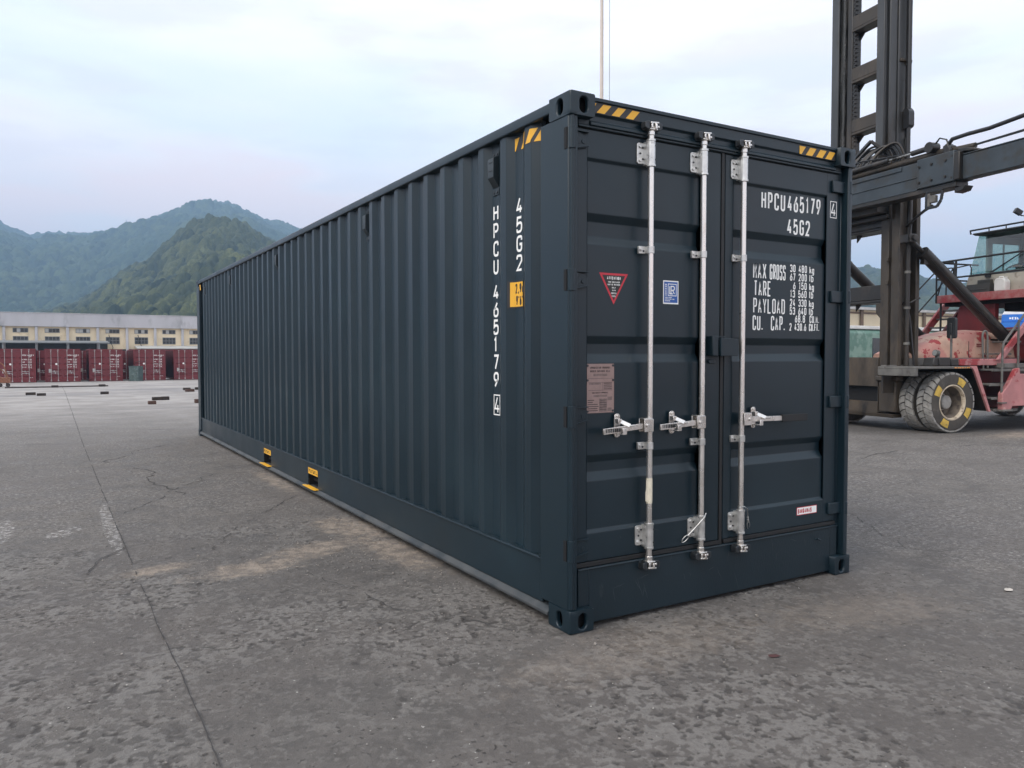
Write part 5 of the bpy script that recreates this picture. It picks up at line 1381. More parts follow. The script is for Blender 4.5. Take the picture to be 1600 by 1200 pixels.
    # near column
    mb = MB(); mb.box(.56, .60, -1.39, -1.20, 4.45, 10.6); mb.box(.30, .559, -1.245, -1.20, 4.45, 10.6); mb.box(.26, .30, -1.39, -1.20, 4.45, 10.6); mb.build('mast_inner_rail', MASTGREY, t, bevel=.01)
    mb = MB(); mb.box(.56, .60, -2.63, -2.43, 4.45, 10.6); mb.box(.30, .559, -2.63, -2.585, 4.45, 10.6); mb.box(.26, .30, -2.63, -2.43, 4.45, 10.6); mb.build('mast_inner_rail', MASTGREY, t, bevel=.01)
    mb = MB(); mb.box(.30, .54, -2.428, -2.415, 4.4, 10.5); mb.build('slide_strip', SHINY, t)
    mb = MB(); mb.box(.30, .545, -2.24, -2.10, 4.4, 10.5); mb.box(.20, .30, -2.40, -2.24, 4.4, 10.5); mb.build('mast_middle_rail', GREASE, t, bevel=.02)
    mb = MB(); mb.box(.34, .52, -1.165, -1.12, 5.0, 10.5); mb.box(.06, .32, -1.30, -1.10, 5.0, 10.4); mb.build('mast_middle_rail', MASTGREY, t, bevel=.015)
    # outer columns: channel section below the carriage
    for (a, b, s) in ((-1.20, -.74, 1), (-3.05, -2.58, -1)):
        mb = MB(); o_ = b if s > 0 else a; i_ = a if s > 0 else b
        mb.box(.50, .60, a, b - .0 if s < 0 else a + .20, .34, 4.75); mb.box(.505, .595, (a + .26) if s > 0 else a, b if s > 0 else b - .26, 1.08, 4.7)
        mb.box(.10, .499, a + .03, a + .09, .5, 4.9) if s > 0 else mb.box(.10, .499, b - .09, b - .03, .5, 4.9)
        mb.box(.10, .47, a + .2, a + .27, 1.0, 4.6) if s > 0 else mb.box(.10, .47, b - .27, b - .2, 1.0, 4.6)
        mb.box(.06, .16, a, b, .5, 5.2)
        mb.build('mast_outer_rail', MASTBROWN, t, bevel=.012)
    mb = MB(); mb.box(.48, .66, -1.24, -.70, .98, 1.075); mb.prism([(.1, .36), (.62, .36), (.62, .97), (.45, .975), (.1, .6)], 'y', -1.18, -.76); mb.build('mast_foot', MASTBROWN, t, bevel=.02)
    # lower cross plate with its slot
    mb = MB()
    mb.box(.52, .62, -2.60, -1.20, .86, 1.45); mb.box(.52, .62, -2.60, -1.20, .32, .55); mb.box(.52, .62, -1.19, -1.201, .55, .86); mb.box(.52, .62, -2.60, -2.35, .551, .859)
    mb.prism([(.40, .25), (.62, .25), (.64, .319), (.40, .319)], 'y', -2.55, -.80); mb.build('mast_cross_plate', MASTBROWN, t, bevel=.015)
    mb = MB(); mb.box(.20, .50, -2.3, -1.25, .33, .9); mb.build('drive_housing', BLACKIN, t)
    for z0, z1 in ((9.42, 9.75), (8.27, 8.60), (7.20, 7.52), (6.12, 6.44), (4.02, 4.37), (2.56, 2.92)):
        mb = MB(); low = z0 < 5; mb.box(.30 if not low else .12, .545, -2.10 if not low else -2.60, -1.392 if not low else -1.20, z0 + .06, z1); mb.box(.28 if not low else .1, .56, -2.10 if not low else -2.60, -1.392 if not low else -1.20, z0, z0 + .055)
        mb.prism([(-2.095, z0 + .05), (-1.95, z0 - .001), (-2.095, z0 - .14)], 'x', .32, .36); mb.build('mast_cross_member', MASTBROWN if not low else GREASE, t, bevel=.012)
    # gusset below the low bar
    mb = MB(); mb.prism([(-1.34, 2.54), (-1.19, 2.54), (-1.19, 2.2), (-1.34, 2.35)], 'x', .5, .56); mb.build('gusset_plate', MASTBROWN, t)
    # chains with their stacked links
    for y in (-2.07, -1.42):
        mb = MB(); z = 4.9
        while z < 10.4:
            mb.box(.44, .53, y - .020, y + .020, z, z + .042); mb.box(.45, .52, y - .046, y + .046, z + .043, z + .086); z += .088
        mb.build('lift_chain', GREASE, t, smooth=0)
    # lift cylinder, pipes and cables on the near side of the mast
    mb = MB(); mb.tube([(.12, -1.20, 1.0), (.12, -1.20, 7.3)], .100, 20); mb.tube([(.12, -1.20, 7.3), (.12, -1.20, 7.45)], .115, 20); mb.tube([(.12, -1.20, 7.45), (.12, -1.20, 10.5)], .085, 20); mb.build('lift_cylinder', MASTBROWN, t, smooth=40)
    mb = MB(); mb.box(.0, .30, -1.34, -1.06, 7.36, 7.42); mb.box(.02, .24, -1.32, -1.10, 6.98, 7.02); mb.build('cylinder_clamp', MASTBROWN, t, bevel=.01)
    mb = MB(); mb.tube([(.14, -1.01, 4.6), (.14, -1.01, 4.9), (.16, -.99, 6.0), (.14, -1.01, 8), (.14, -1.01, 10.5)], .045, 10); mb.build('cable_conduit', HOSE, t, smooth=60)
    mb = MB(); mb.tube([(.10, -1.09, 5.5), (.10, -1.09, 10.5)], .022, 8); mb.build('hydraulic_pipe', HOSE, t, smooth=60)
    mb = MB(); mb.tube([(.12, -1.07, 5.45), (.12, -1.07, 5.85)], .028, 10); mb.build('polished_rod', SHINY, t, smooth=60)
    mb = MB(); mb.prism(rounded([(-1.06, 6.0), (-.92, 6.05), (-.92, 6.35), (-1.00, 6.45), (-1.06, 6.4)], .04), 'x', .08, .22); mb.build('cable_box', HOSE, t)
    mb = MB(); mb.tube([(.42, -.70, 1.25), (.42, -.70, 3.2), (.40, -.69, 4.6)], .048, 10); mb.build('cable_conduit', GREASE, t, smooth=60)
    mb = MB(); mb.tube([(.35, -.80, 1.3), (.33, -.74, 1.75), (.38, -.72, 2.1)], .025, 8); mb.tube([(.3, -.62, 1.3), (.36, -.68, 2.2), (.4, -.72, 2.5), (.2, -.6, 2.62)], .02, 8); mb.tube([(.46, -.86, 1.35), (.44, -.84, 2.45), (.40, -.74, 2.6)], .016, 8); mb.build('hydraulic_hose', HOSE, t, smooth=60)
    for z in (1.7, 2.4, 3.1, 3.8): mb = MB(); mb.tube([(.42, -.70, z), (.42, -.70, z + .05)], .06, 10); mb.build('conduit_clip', GREYDIRT, t)
    for z in (2.9, 3.35): mb = MB(); mb.box(.60, .66, -1.02, -.96, z, z + .09); mb.build('bolt_block', MASTBROWN, t, bevel=.008)
    # ---------------- carriage and spreader
    mb = MB(); mb.box(.60, .93, -2.25, -1.0, 4.30, 5.45); mb.box(.60, .72, -2.3, -.95, 4.2, 4.29); mb.build('carriage', GREASE, t, bevel=.02)
    mb = MB()
    mb.box(.90, 1.20, -4.3, .20, 4.48, 4.985); mb.box(1.2005, 1.222, -4.0, -.15, 4.90, 4.985); mb.box(1.2005, 1.216, -4.2, .18, 4.705, 4.722)
    sp = mb.build('spreader_beam', SPRGREY, t, bevel=.012)
    mb = MB(); mb.box(.88, 1.235, .21, .97, 4.495, 5.02); mb.build('spreader_collar', SPRGREY, sp, bevel=.012)
    mb = MB(); mb.prism([(-.3, 4.40), (.985, 4.40), (.985, 4.495), (-4.2, 4.479), (-4.2, 4.44)], 'x', .90, 1.19); mb.prism([(.92, 4.30), (1.08, 4.32), (1.13, 4.40), (.92, 4.40)], 'x', .95, 1.15); mb.build('wear_rail', GREASE, sp, bevel=.01)
    mb = MB(); mb.box(.90, 1.245, .972, 1.085, 4.50, 4.98); mb.build('collar_end_plate', GREASE, sp, bevel=.015)
    mb = MB()
    for y in (.26, .52, .80):
        for z in (4.60, 4.88): mb.cyl((1.2355, y, z), (1.252, y, z), .026, 12); mb.cyl((1.252, y, z), (1.258, y, z), .014, 6)
    for z in (4.56, 4.93): mb.cyl((1.2355, .925, z), (1.240, .925, z), .022, 12)
    mb.build('bolt_heads', GREASE, sp)
    mb = MB(); mb.box(.95, 1.17, 1.086, 3.6, 4.50, 4.905); mb.box(.94, 1.18, 1.086, 3.6, 4.906, 4.93); ar = mb.build('spreader_arm', SPRGREY, t, bevel=.012)
    mb = MB(); mb.box(.6, 1.5, 3.6, 3.85, 4.35, 5.0); mb.box(1.3, 1.55, 3.55, 3.9, 3.9, 4.6); mb.build('end_beam', SPRGREY, ar, bevel=.02)
    mb = MB(); mb.tube([(1.02, -2.4, 5.10), (1.02, .80, 5.10)], .062, 14); mb.tube([(1.02, .45, 5.10), (1.02, 1.2, 5.06)], .05, 12); mb.build('extension_cylinder', MASTBROWN, sp, smooth=40)
    mb = MB(); mb.tube([(1.1, -2.2, 5.19), (1.1, -.55, 5.20)], .048, 12); mb.tube([(1.1, -.55, 5.20), (1.1, -.02, 5.205)], .024, 12, 1); mb.tube([(1.1, -.02, 5.20), (1.1, .36, 5.21)], .045, 12); mb.cyl((1.02, .42, 5.20), (1.2, .42, 5.20), .095, 18); mb.build('damper_cylinder', [GREASE, SHINY], sp, smooth=40)
    for k, (dy, dz) in enumerate(((0, 0), (.05, .035), (-.02, .07))):
        mb = MB(); mb.tube([(1.05, -1.9 + dy, 5.25 + dz), (1.0, -1.3 + dy, 5.30 + dz), (1.05, -.3, 5.22 + dz * .4), (1.08, .45, 5.24 + dz * .3), (1.12, .58, 5.33), (1.12, .72, 5.27), (1.12, .78, 5.10)], .014, 6); mb.build('hydraulic_hose', HOSE, sp, smooth=60)
    mb = MB(); mb.tube([(1.08, .64, 4.99), (1.08, .70, 5.16), (1.08, .80, 5.26), (1.08, 1.1, 5.27), (1.08, 1.5, 5.26), (1.08, 2.2, 5.31), (1.08, 3.6, 5.36)], .036, 10); mb.build('energy_hose', HOSE, sp, smooth=60)
    mb = MB(); mb.tube([(1.0, .60, 5.06), (1.0, 1.3, 5.08), (1.0, 3.6, 5.13)], .018, 8); mb.tube([(1.05, .60, 5.04), (1.05, 3.6, 5.085)], .008, 6); mb.build('steel_pipe', HOSE, sp, smooth=60)
    mb = MB(); mb.prism([(.68, 4.99), (.80, 4.99), (.80, 5.10), (.74, 5.20), (.66, 5.16)], 'x', .98, 1.14); mb.build('hose_clamp', GREASE, sp, bevel=.01)
    mb = MB(); mb.prism([(.98, 4.986), (1.30, 4.95), (1.30, 4.985), (1.15, 5.03), (.98, 5.05)], 'x', .96, 1.16); mb.build('cable_guide', GREASE, sp, bevel=.01)
    # bunch of hoses and valves where carriage meets mast
    rr = random.Random(11)
    for k in range(9):
        y = -1.75 + k * .07; a = rr.uniform(-.05, .05); mb = MB()
        P = [Vector((.95, y, 5.0)), Vector((1.02, y + .1, 5.25 + a)), Vector((.85, y + .25, 5.52 + a * 2)), Vector((.70, y + .45, 5.60 + a)), Vector((.62, y + .52, 5.30)), Vector((.75, y + .2, 5.08))]
        sm = []
        for i in range(len(P) - 1):
            p0, p1, p2, p3 = P[max(i - 1, 0)], P[i], P[i + 1], P[min(i + 2, len(P) - 1)]
            for q in range(6):
                u = q / 6; sm.append(.5 * ((2 * p1) + (p2 - p0) * u + (2 * p0 - 5 * p1 + 4 * p2 - p3) * u * u + (3 * p1 - p0 - 3 * p2 + p3) * u ** 3))
        mb.tube(sm + [P[-1]], .022 if k % 3 else .034, 8); mb.build('hydraulic_hose', MASTBROWN if k % 4 == 0 else HOSE, sp, smooth=60)
    mb = MB(); mb.box(.80, 1.0, -1.75, -1.50, 5.0, 5.42); mb.box(.75, .95, -1.45, -1.2, 5.0, 5.3); mb.cyl((.9, -1.3, 5.3), (.9, -1.3, 5.42), .05, 10); mb.build('valve_block', GREASE, sp, bevel=.012)
    mb = MB(); mb.bar((.65, -2.1, 5.45), (.9, -1.2, 5.75), .06, .05); mb.bar((.9, -1.2, 5.75), (.62, -1.05, 5.5), .05, .05); mb.build('hose_arm', GREASE, sp)
    # work lamp on a bracket
    mb = MB(); mb.tube([(.45, -.72, 4.02), (.75, -.25, 4.08), (1.05, .22, 4.12), (1.2, .52, 4.15)], .026, 8); mb.tube([(.55, -.60, 3.6), (.70, -.42, 3.85), (.78, -.28, 4.07)], .010, 6); lb = mb.build('lamp_bracket', HOSE, t, smooth=60)
    mb = MB(); pl = [(.40, 4.12), (.40, 4.38), (.43, 4.42), (.70, 4.40), (.73, 4.38), (.70, 4.22), (.62, 4.12)]
    for a, b in zip(pl, pl[1:] + pl[:1]): mb.bar((1.2, a[0], a[1]), (1.2, b[0], b[1]), .05, .030, None, (1, 0, 0))
    mb.build('lamp_guard', HOSE, lb, bevel=.006)
    mb = MB(); mb.box(1.14, 1.22, .47, .59, 4.20, 4.33); mb.box(1.15, 1.21, .40, .47, 4.14, 4.38); mb.build('work_lamp', GREYDIRT, lb, bevel=.015)
    # ---------------- tilt cylinders
    for y in (-.60, -2.62):
        mb = MB(); mb.tube([(.50, y, 3.76), (.10, y, 3.475)], .048, 14); mb.build('tilt_rod', GREASE, t, smooth=40)
        mb = MB(); mb.tube([(.16, y, 3.52), (.08, y, 3.46)], .125, 18); mb.tube([(.09, y, 3.47), (-2.25, y, 1.80)], .125 if y > -1 else .115, 20); mb.box(.02, .16, y - .05, y + .05, 3.28, 3.38); mb.build('tilt_cylinder', GREASE, t, smooth=40)
        mb = MB(); mb.box(.44, .62, y - .12, y + .12, 3.68, 3.84); mb.cyl((.50, y - .16, 3.76), (.50, y + .16, 3.76), .06, 12); mb.build('tilt_pin', GREASE, t, bevel=.01)
    mb = MB(); mb.tube([(.05, -.50, 3.36), (-.5, -.50, 2.93), (-1.2, -.50, 2.42), (-1.9, -.5, 1.98)], .014, 6); mb.build('hydraulic_pipe', HOSE, t, smooth=60)
    # ---------------- hood
    n = 9; prof = [(.22, 1.44), (.24, 1.53), (.05, 1.62), (-.25, 1.72), (-.60, 1.835), (-1.0, 1.925), (-1.4, 1.985), (-1.8, 2.01), (-2.15, 1.985), (-2.5, 1.90), (-2.7, 1.76), (-2.74, 1.44)]
    mb = MB(); k = len(prof); rows = []
    for (yy, dz, dx) in ((-.80, -.20, .05), (-.815, -.10, .02), (-.87, -.035, .0), (-.98, .0, 0), (-1.25, .02, .03), (-1.5, .02, .03), (-1.68, -.04, 0), (-1.75, -.20, .04)):
        rows.append([(x - (dx if i < 5 else -dx * .3), yy, max(1.44, z + dz * min(1, (z - 1.44) / .25))) for i, (x, z) in enumerate(prof)])
    vs = [p for r_ in rows for p in r_]; mb.add(vs, [(j * k + i, j * k + i + 1, (j + 1) * k + i + 1, (j + 1) * k + i) for j in range(len(rows) - 1) for i in range(k - 1)] + [tuple(range(k)), tuple((len(rows) - 1) * k + i for i in range(k - 1, -1, -1))])
    hd = mb.build('hood', HOODP, t, smooth=50)
    mb = MB(); mb.tube([(-1.38, -.797, 1.45), (-1.38, -.797, 1.78)], .006, 6); mb.tube([(-1.86, -.797, 1.45), (-1.86, -.797, 1.80)], .006, 6); mb.build('panel_seam', GREASE, hd)
    for z in (1.68, 1.72): mb = MB(); mb.box(-1.74, -1.60, -.80, -.778, z - .012, z + .012); mb.build('hood_latch', REDDK, hd, bevel=.004)
    mb = MB(); mb.box(-2.2, -2.0, -.806, -.78, 1.80, 1.83); mb.build('hood_slot', GREASE, hd)
    mb = MB(); mb.box(-2.75, .26, -1.8, -.78, 1.28, 1.435); mb.box(.0, .9, -.86, -.75, 1.276, 1.30); mb.build('side_platform', GREYDIRT, t, bevel=.01)
    mb = MB(); mb.box(-2.2, -.55, -.778, -.30, 1.29, 1.42); mb.build('red_side_panel', PINKP, t, bevel=.01)
    # lamp cluster on the platform
    mb = MB(); mb.box(-.20, .10, -.50, -.22, 1.285, 1.45); mb.box(-.42, -.21, -.48, -.22, 1.285, 1.42); mb.prism([(.10, 1.285), (.24, 1.285), (.20, 1.44), (.10, 1.45)], 'y', -.48, -.24); mb.build('battery_box', GREASE, t, bevel=.015)
    mb = MB(); mb.cyl((-.02, -.36, 1.53), (.06, -.36, 1.54), .062, 18); mb.cyl((.06, -.36, 1.54), (.068, -.36, 1.54), .050, 18, 1); mb.box(-.04, .02, -.39, -.33, 1.44, 1.50); mb.build('head_lamp', [GREYDIRT, WINBR], t)
    mb = MB(); mb.tube([(-.30, -.30, 1.42), (-.30, -.30, 1.95)], .022, 8); ms = mb.build('mirror_post', GREYDIRT, t)
    mb = MB(); mb.prism(rounded([(-.43, 1.80), (-.25, 1.80), (-.235, 2.22), (-.43, 2.22)], .045), 'x', -.34, -.27); mb.X = Matrix.Identity(4)
    mb2 = MB(); mb2.prism(rounded([(-.40, 1.82), (-.20, 1.82), (-.20, 2.23), (-.40, 2.23)], .05), 'x', -.345, -.285); mb2.box(-.284, -.262, -.325, -.275, 1.90, 2.12); mb2.build('mirror', CABDK, ms, bevel=.012)
    mb = MB(); P = [(-1.20, -.32, 1.22), (-1.16, -.32, 1.86)] + [(-1.16 + .07 * (1 - math.cos(a)) * -1, -.32, 1.86 + .12 * math.sin(a)) for a in np.linspace(0, math.pi, 9)] + [(-1.30, -.32, 1.86), (-1.32, -.32, 1.24)]
    mb.tube(P, .020, 8); mb.build('grab_rail', GREYDIRT, t, smooth=60)
    # ---------------- near side steps
    for x0, z, x1 in ((-1.16, 1.22, -2.3), (-1.10, .93, -2.2), (-1.16, .66, -2.1), (-1.22, .425, -1.9)):
        mb = MB(); mb.box(x1, x0, -.55, -.12, z - .035, z); mb.box(x1, x0, -.118, -.10, z - .05, z + .004); mb.build('step_tread', GREYDIRT, t, bevel=.005)
    mb = MB(); mb.box(-2.6, -1.0, -.86, -.60, .38, 1.25); mb.build('step_back_panel', REDDK, t, bevel=.01)
    mb = MB(); mb.box(-1.6, -1.22, -.58, -.56, .70, .90); mb.box(-1.55, -1.22, -.58, -.56, .46, .62); mb.build('step_riser', REDP, t)
    mb = MB(); mb.prism([(-1.33, .40), (-1.33, .74), (-1.50, .90), (-1.72, 1.22), (-1.80, 1.24), (-1.82, 1.12), (-3.6, 1.12), (-3.6, .50), (-1.62, .48), (-1.58, .40)], 'y', -.10, .0); mb.build('side_skirt', PINKP, t, bevel=.012)
    mb = MB(); mb.box(-1.62, -1.32, -.10, .02, .385, .42); mb.build('step_foot', GREYDIRT, t)
    mb = MB(); mb.box(-3.6, -1.55, -.55, -.12, 1.235, 1.33); mb.build('walkway', GREYDIRT, t, bevel=.01)
    # upper flight
    mb = MB(); mb.prism([(-1.50, 1.40), (-1.66, 1.40), (-3.05, 2.72), (-2.88, 2.76)], 'y', -.30, -.24); mb.build('stair_stringer', PINKP, t, bevel=.008)
    for i in range(3):
        x = -1.75 - .27 * i; z = 1.50 + .25 * i; mb = MB(); mb.box(x - .22, x + .06, -.735, -.305, z, z + .035); mb.build('step_tread', GREYDIRT, t, bevel=.005)
    mb = MB(); mb.tube([(-1.36, -.04, .55), (-1.36, -.04, 1.62), (-1.42, -.06, 1.74), (-1.60, -.10, 1.88), (-3.1, -.16, 3.3)], .022, 8); mb.tube([(-1.85, -.08, 1.2), (-1.85, -.08, 2.2)], .022, 8); mb.box(-1.44, -1.28, -.07, .02, .54, .565); mb.build('stair_hand_rail', GREYDIRT, t, smooth=60)
    # ---------------- deck, pedestal and far stairs
    mb = MB(); mb.box(-2.34, -2.30, -2.42, .02, 2.675, 2.85); mb.box(-4.7, -2.341, -2.42, .02, 2.76, 2.83); mb.box(-4.7, -2.341, -2.42, -2.38, 2.675, 2.85); mb.build('deck', REDP, t, bevel=.008)
    mb = MB(); mb.box(-4.6, -2.45, -2.3, -.1, 2.60, 2.755); mb.build('deck_beam', BLACKIN, t)
    mb = MB(); mb.box(-4.6, -2.72, -1.05, -.02, 2.43, 2.599); mb.box(-4.6, -2.72, -.58, -.02, 1.75, 2.429); mb.box(-2.74, -2.70, -1.06, -.02, 2.48, 2.50); mb.build('under_deck_machinery', BLACKIN, t, bevel=.01)
    mb = MB(); mb.prism([(-2.20, 1.80), (-1.92, 2.68), (-1.10, 2.68), (-1.10, 1.80)], 'x', -2.62, -2.50); mb.prism([(-1.11, 1.70), (-1.11, 2.08), (.1, 2.08), (.1, 1.70)], 'x', -2.62, -2.50); mb.build('cab_pedestal', REDDK, t, bevel=.01)
    for y in (-2.86, -2.30):
        mb = MB(); mb.prism([(-1.80, 1.42), (-1.98, 1.42), (-3.30, 2.70), (-3.08, 2.74)], 'y', y - .03, y + .03); mb.build('stair_stringer', REDDK if y > -2.5 else REDP, t, bevel=.008)
    for i in range(6):
        x = -2.02 - .21 * i; z = 1.50 + .205 * i; mb = MB(); mb.box(x - .19, x + .06, -2.83, -2.33, z, z + .035); mb.build('step_tread', GREYDIRT, t, bevel=.005)
    mb = MB(); mb.box(-3.9, -1.7, -3.0, -2.31, 1.24, 1.30); mb.build('walkway', GREYDIRT, t, bevel=.01)
    # ---------------- railings
    def rail(pts, r=.020): mb = MB(); mb.tube(pts, r, 8); mb.build('guard_rail', CABDK, t, smooth=60)
    x = -2.30
    rail([(x, -2.40, 3.60), (x, -.36, 3.62), (x, -.28, 3.585), (x, -.25, 3.50), (x, -.25, 2.85)], .023)
    rail([(x, -2.40, 3.22), (x, -.25, 3.24)])
    rail([(x, -2.40, 2.68), (x, -2.40, 3.60)]); rail([(x, -1.93, 2.85), (x, -1.93, 3.50), (x, -1.97, 3.56), (x, -2.06, 3.575), (x, -2.38, 3.575)])
    rail([(x, -2.36, 2.85), (x, -2.20, 3.35)], .015); rail([(x, -1.95, 3.45), (x, -2.40, 2.95)], .014)
    rail([(x - .03, -1.99, 3.10), (x - .03, -1.99, 3.40), (x - .03, -2.03, 3.45), (x - .03, -2.13, 3.45), (x - .03, -2.17, 3.40), (x - .03, -2.17, 2.85)], .016)
    rail([(x - .02, -1.93, 3.36), (x - .02, -1.90, 3.44), (x - .02, -1.58, 3.47), (x - .02, -1.54, 3.40), (x - .02, -1.54, 3.24)], .014)
    rail([(-2.45, -.25, 2.86), (x, -.25, 3.30), (-2.6, -.12, 2.9)], .018)
    rail([(-3.6, -2.40, 3.60), (-2.30, -2.40, 3.60)]); rail([(-3.6, -2.40, 3.22), (-2.30, -2.40, 3.22)])
    rail([(-2.35, -2.42, 3.45), (-1.75, -2.90, 2.55), (-1.62, -2.90, 2.3), (-1.62, -2.90, 1.5)], .016); rail([(-2.45, -2.42, 3.05), (-1.70, -2.90, 1.95), (-1.62, -2.90, 1.55)], .016)
    rail([(-2.40, -2.36, 2.68), (-2.40, -2.36, 1.30)], .022); rail([(-2.44, -2.02, 2.70), (-2.44, -2.02, 3.6)], .024)
    # ---------------- cab
    yl, yr_ = -1.84, -.20; xb, xt, xr = -2.60, -2.90, -4.30; z0, zs, zt = 2.84, 3.24, 4.17
    mb = MB(); mb.prism([(yl - .10, z0), (yl, zs), (yr_, zs), (yr_ + .06, z0)], 'x', xb - .04, xb); mb.box(xr, xb - .041, yl, yl + .04, z0, zs); mb.box(xr, xb - .041, yr_ - .04, yr_, z0, zs); mb.box(xr, xr + .05, yl + .041, yr_ - .041, z0, zt); mb.box(xr + .06, xb - .041, yl + .041, yr_ - .041, z0, z0 + .05)
    cb = mb.build('cab', CABCREAM, t, bevel=.012)
    mb = MB()                                          # frame
    mb.bar((xb - .02, yl + .012, zs + .02), (xb - .02, yr_, zs + .02), .05, .045)
    for y in (yr_ - .03,): mb.bar((xb - .02, y, zs), (xt, y, zt), .06, .05)
    mb.box(xt - .38, xt - .22, yl, yl + .05, zs, zt); mb.box(xr, xr + .14, yl, yl + .05, zs, zt); mb.box(xr, xr + .12, yr_ - .05, yr_, zs, zt); mb.box(xt - .30, xt - .2, yr_ - .05, yr_, zs, zt)
    mb.box(xr + .14, xt - .38, yl, yl + .045, zs, zs + .12); mb.box(xr + .14, xt - .38, yl, yl + .045, zt - .16, zt); mb.box(xr + .63, xr + .66, yl + .005, yl + .04, zs + .12, zt - .16)
    mb.build('cab_frame', CABGREY, cb, bevel=.008)
    mb = MB(); mb.box(xr - .05, xt + .10, yl - .04, yr_ + .05, zt + .001, zt + .05); mb.prism([(xt + .10, zt + .01), (xt + .16, zt + .03), (xt + .10, zt + .06)], 'y', yl - .05, yr_ + .06); rf = mb.build('cab_roof', CABDK, cb, bevel=.012)
    mb = MB(); mb.tube([(xt + .12, yl - .10, zt + .04), (xt + .12, yl - .12, zt + .12), (xt + .12, yr_ + .1, zt + .13)], .020, 8)
    for y in (-1.5, -1.1, -.7, -.3): mb.tube([(xt + .12, y, zt + .04), (xt + .12, y, zt + .125)], .012, 6)
    mb.build('roof_rail', CABDK, rf, smooth=60)
    mb = MB(); mb.box(-3.5, -3.2, -1.1, -.6, zt + .051, zt + .14); mb.build('roof_hatch', PLASTIC, rf, bevel=.03)
    for s in (-1, 1):
        mb = MB(); y = -.82; mb.tube([(-3.0, y, zt + .05), (-3.0, y, zt + .28), (-3.0, y + s * .12, zt + .31), (-3.0, y + s * .15, zt + .35)], .014, 6); mb.bar((-3.06, y + s * .16, zt + .36), (-2.94, y + s * .21, zt + .44), .09, .10); mb.build('beacon_lamp', CABDK, rf)
    mb = MB(); mb.quad((xb - .01, yl + .01, zs + .02), (xb - .01, yr_ - .06, zs + .02), (xt, yr_ - .06, zt), (xt, yl + .01, zt)); mb.build('windscreen', CABGLASS, cb, smooth=0)
    mb = MB(); mb.add([(xb - .03, yl + .004, zs), (xt - .005, yl + .004, zt), (xt - .22, yl + .004, zt), (xt - .22, yl + .004, zs)], [(0, 1, 2, 3)]); mb.build('quarter_glass', CABGLASS, cb, smooth=0)
    mb = MB(); mb.quad((xr + .14, yl + .02, zs + .12), (xt - .38, yl + .02, zs + .12), (xt - .38, yl + .02, zt - .16), (xr + .14, yl + .02, zt - .16)); mb.build('side_glass', CABGLASS, cb, smooth=0)
    mb = MB(); mb.quad((xr + .12, yr_ - .02, zs), (xt - .2, yr_ - .02, zs), (xt - .2, yr_ - .02, zt), (xr + .12, yr_ - .02, zt)); mb.build('side_glass', CABGLASS, cb, smooth=0)
    mb = MB(); mb.prism([(xb - .06, zs - .06), (xb - .32, zs + .10), (xb - .42, zs + .06), (xb - .42, zs - .3), (xb - .06, zs - .3)], 'y', yl + .15, yr_ - .15); mb.build('dashboard', CABGREY, cb, bevel=.03)
    mb = MB(); c = Vector((-3.06, -1.06, 3.40)); ax = Vector((.45, 0, .9)).normalized(); s1 = Vector((0, 1, 0)); s2 = ax.cross(s1)
    mb.tube([c + (s1 * math.cos(a) + s2 * math.sin(a)) * .19 for a in np.linspace(0, 2 * math.pi, 25)], .014, 8); mb.tube([c, c - ax * .35], .025, 8); mb.bar(c - s1 * .19, c + s1 * .19, .02, .012); mb.build('steering_wheel', CABDK, cb, smooth=60)
    mb = MB(); mb.box(-3.95, -3.45, -1.34, -.78, 3.10, 3.22); mb.prism([(-3.86, 3.22), (-3.98, 3.22), (-4.10, 3.95), (-4.0, 3.97)], 'y', -1.32, -.80); mb.box(-3.8, -3.6, -1.2, -.95, 2.89, 3.10); mb.build('operator_seat', CABDK, cb, bevel=.03)
    mb = MB(); mb.bar((xb + .015, -1.35, zs + .02), (xb - .10, -.62, zs + .44), .022, .016); mb.bar((xb + .015, -1.30, zs + .02), (xb - .09, -.68, zs + .40), .012, .012); mb.box(xb, xb + .05, -1.40, -1.28, zs - .05, zs + .04); mb.build('wiper', CABDK, cb)
    mb = MB(); mb.box(xb + .001, xb + .006, -1.14, -.98, 3.06, 3.15); mb.build('warning_sticker', AMBER, cb)
    mb = MB(); mb.box(-2.58, -2.40, -1.72, -1.16, z0 + .001, z0 + .20); mb.box(-2.56, -2.46, -1.5, -1.2, z0 + .201, z0 + .29); mb.box(-2.3995, -2.39, -1.66, -1.24, z0 + .07, z0 + .10); mb.build('vent_box', GREYDIRT if False else mat('dark_grey_box', (.05, .05, .047), .6, var=.2), cb, bevel=.01)
    # ---------------- rear body
    mb = MB(); mb.prism(rounded([(-3.3, 1.34), (-3.3, 1.95), (-6.1, 2.0), (-6.7, 1.7), (-6.7, .62), (-5.9, .62), (-5.8, 1.15), (-4.5, 1.15), (-4.4, 1.34)], .10), 'y', -2.75, -.45); mb.build('counterweight', REDP, t, smooth=40)
    mb = MB(); mb.cyl((-4.9, -.7, 2.0), (-4.9, -.7, 2.75), .07, 12); mb.build('exhaust_pipe', RUSTDK, t)
    return t
HND = make_handler()
HM = Matrix.Translation((12.428, 5.044, 0.0)) @ Matrix.Rotation(math.atan2(.179, -.984), 4, 'Z')
def at_handler(o): o.matrix_world = HM @ o.matrix_world; return o
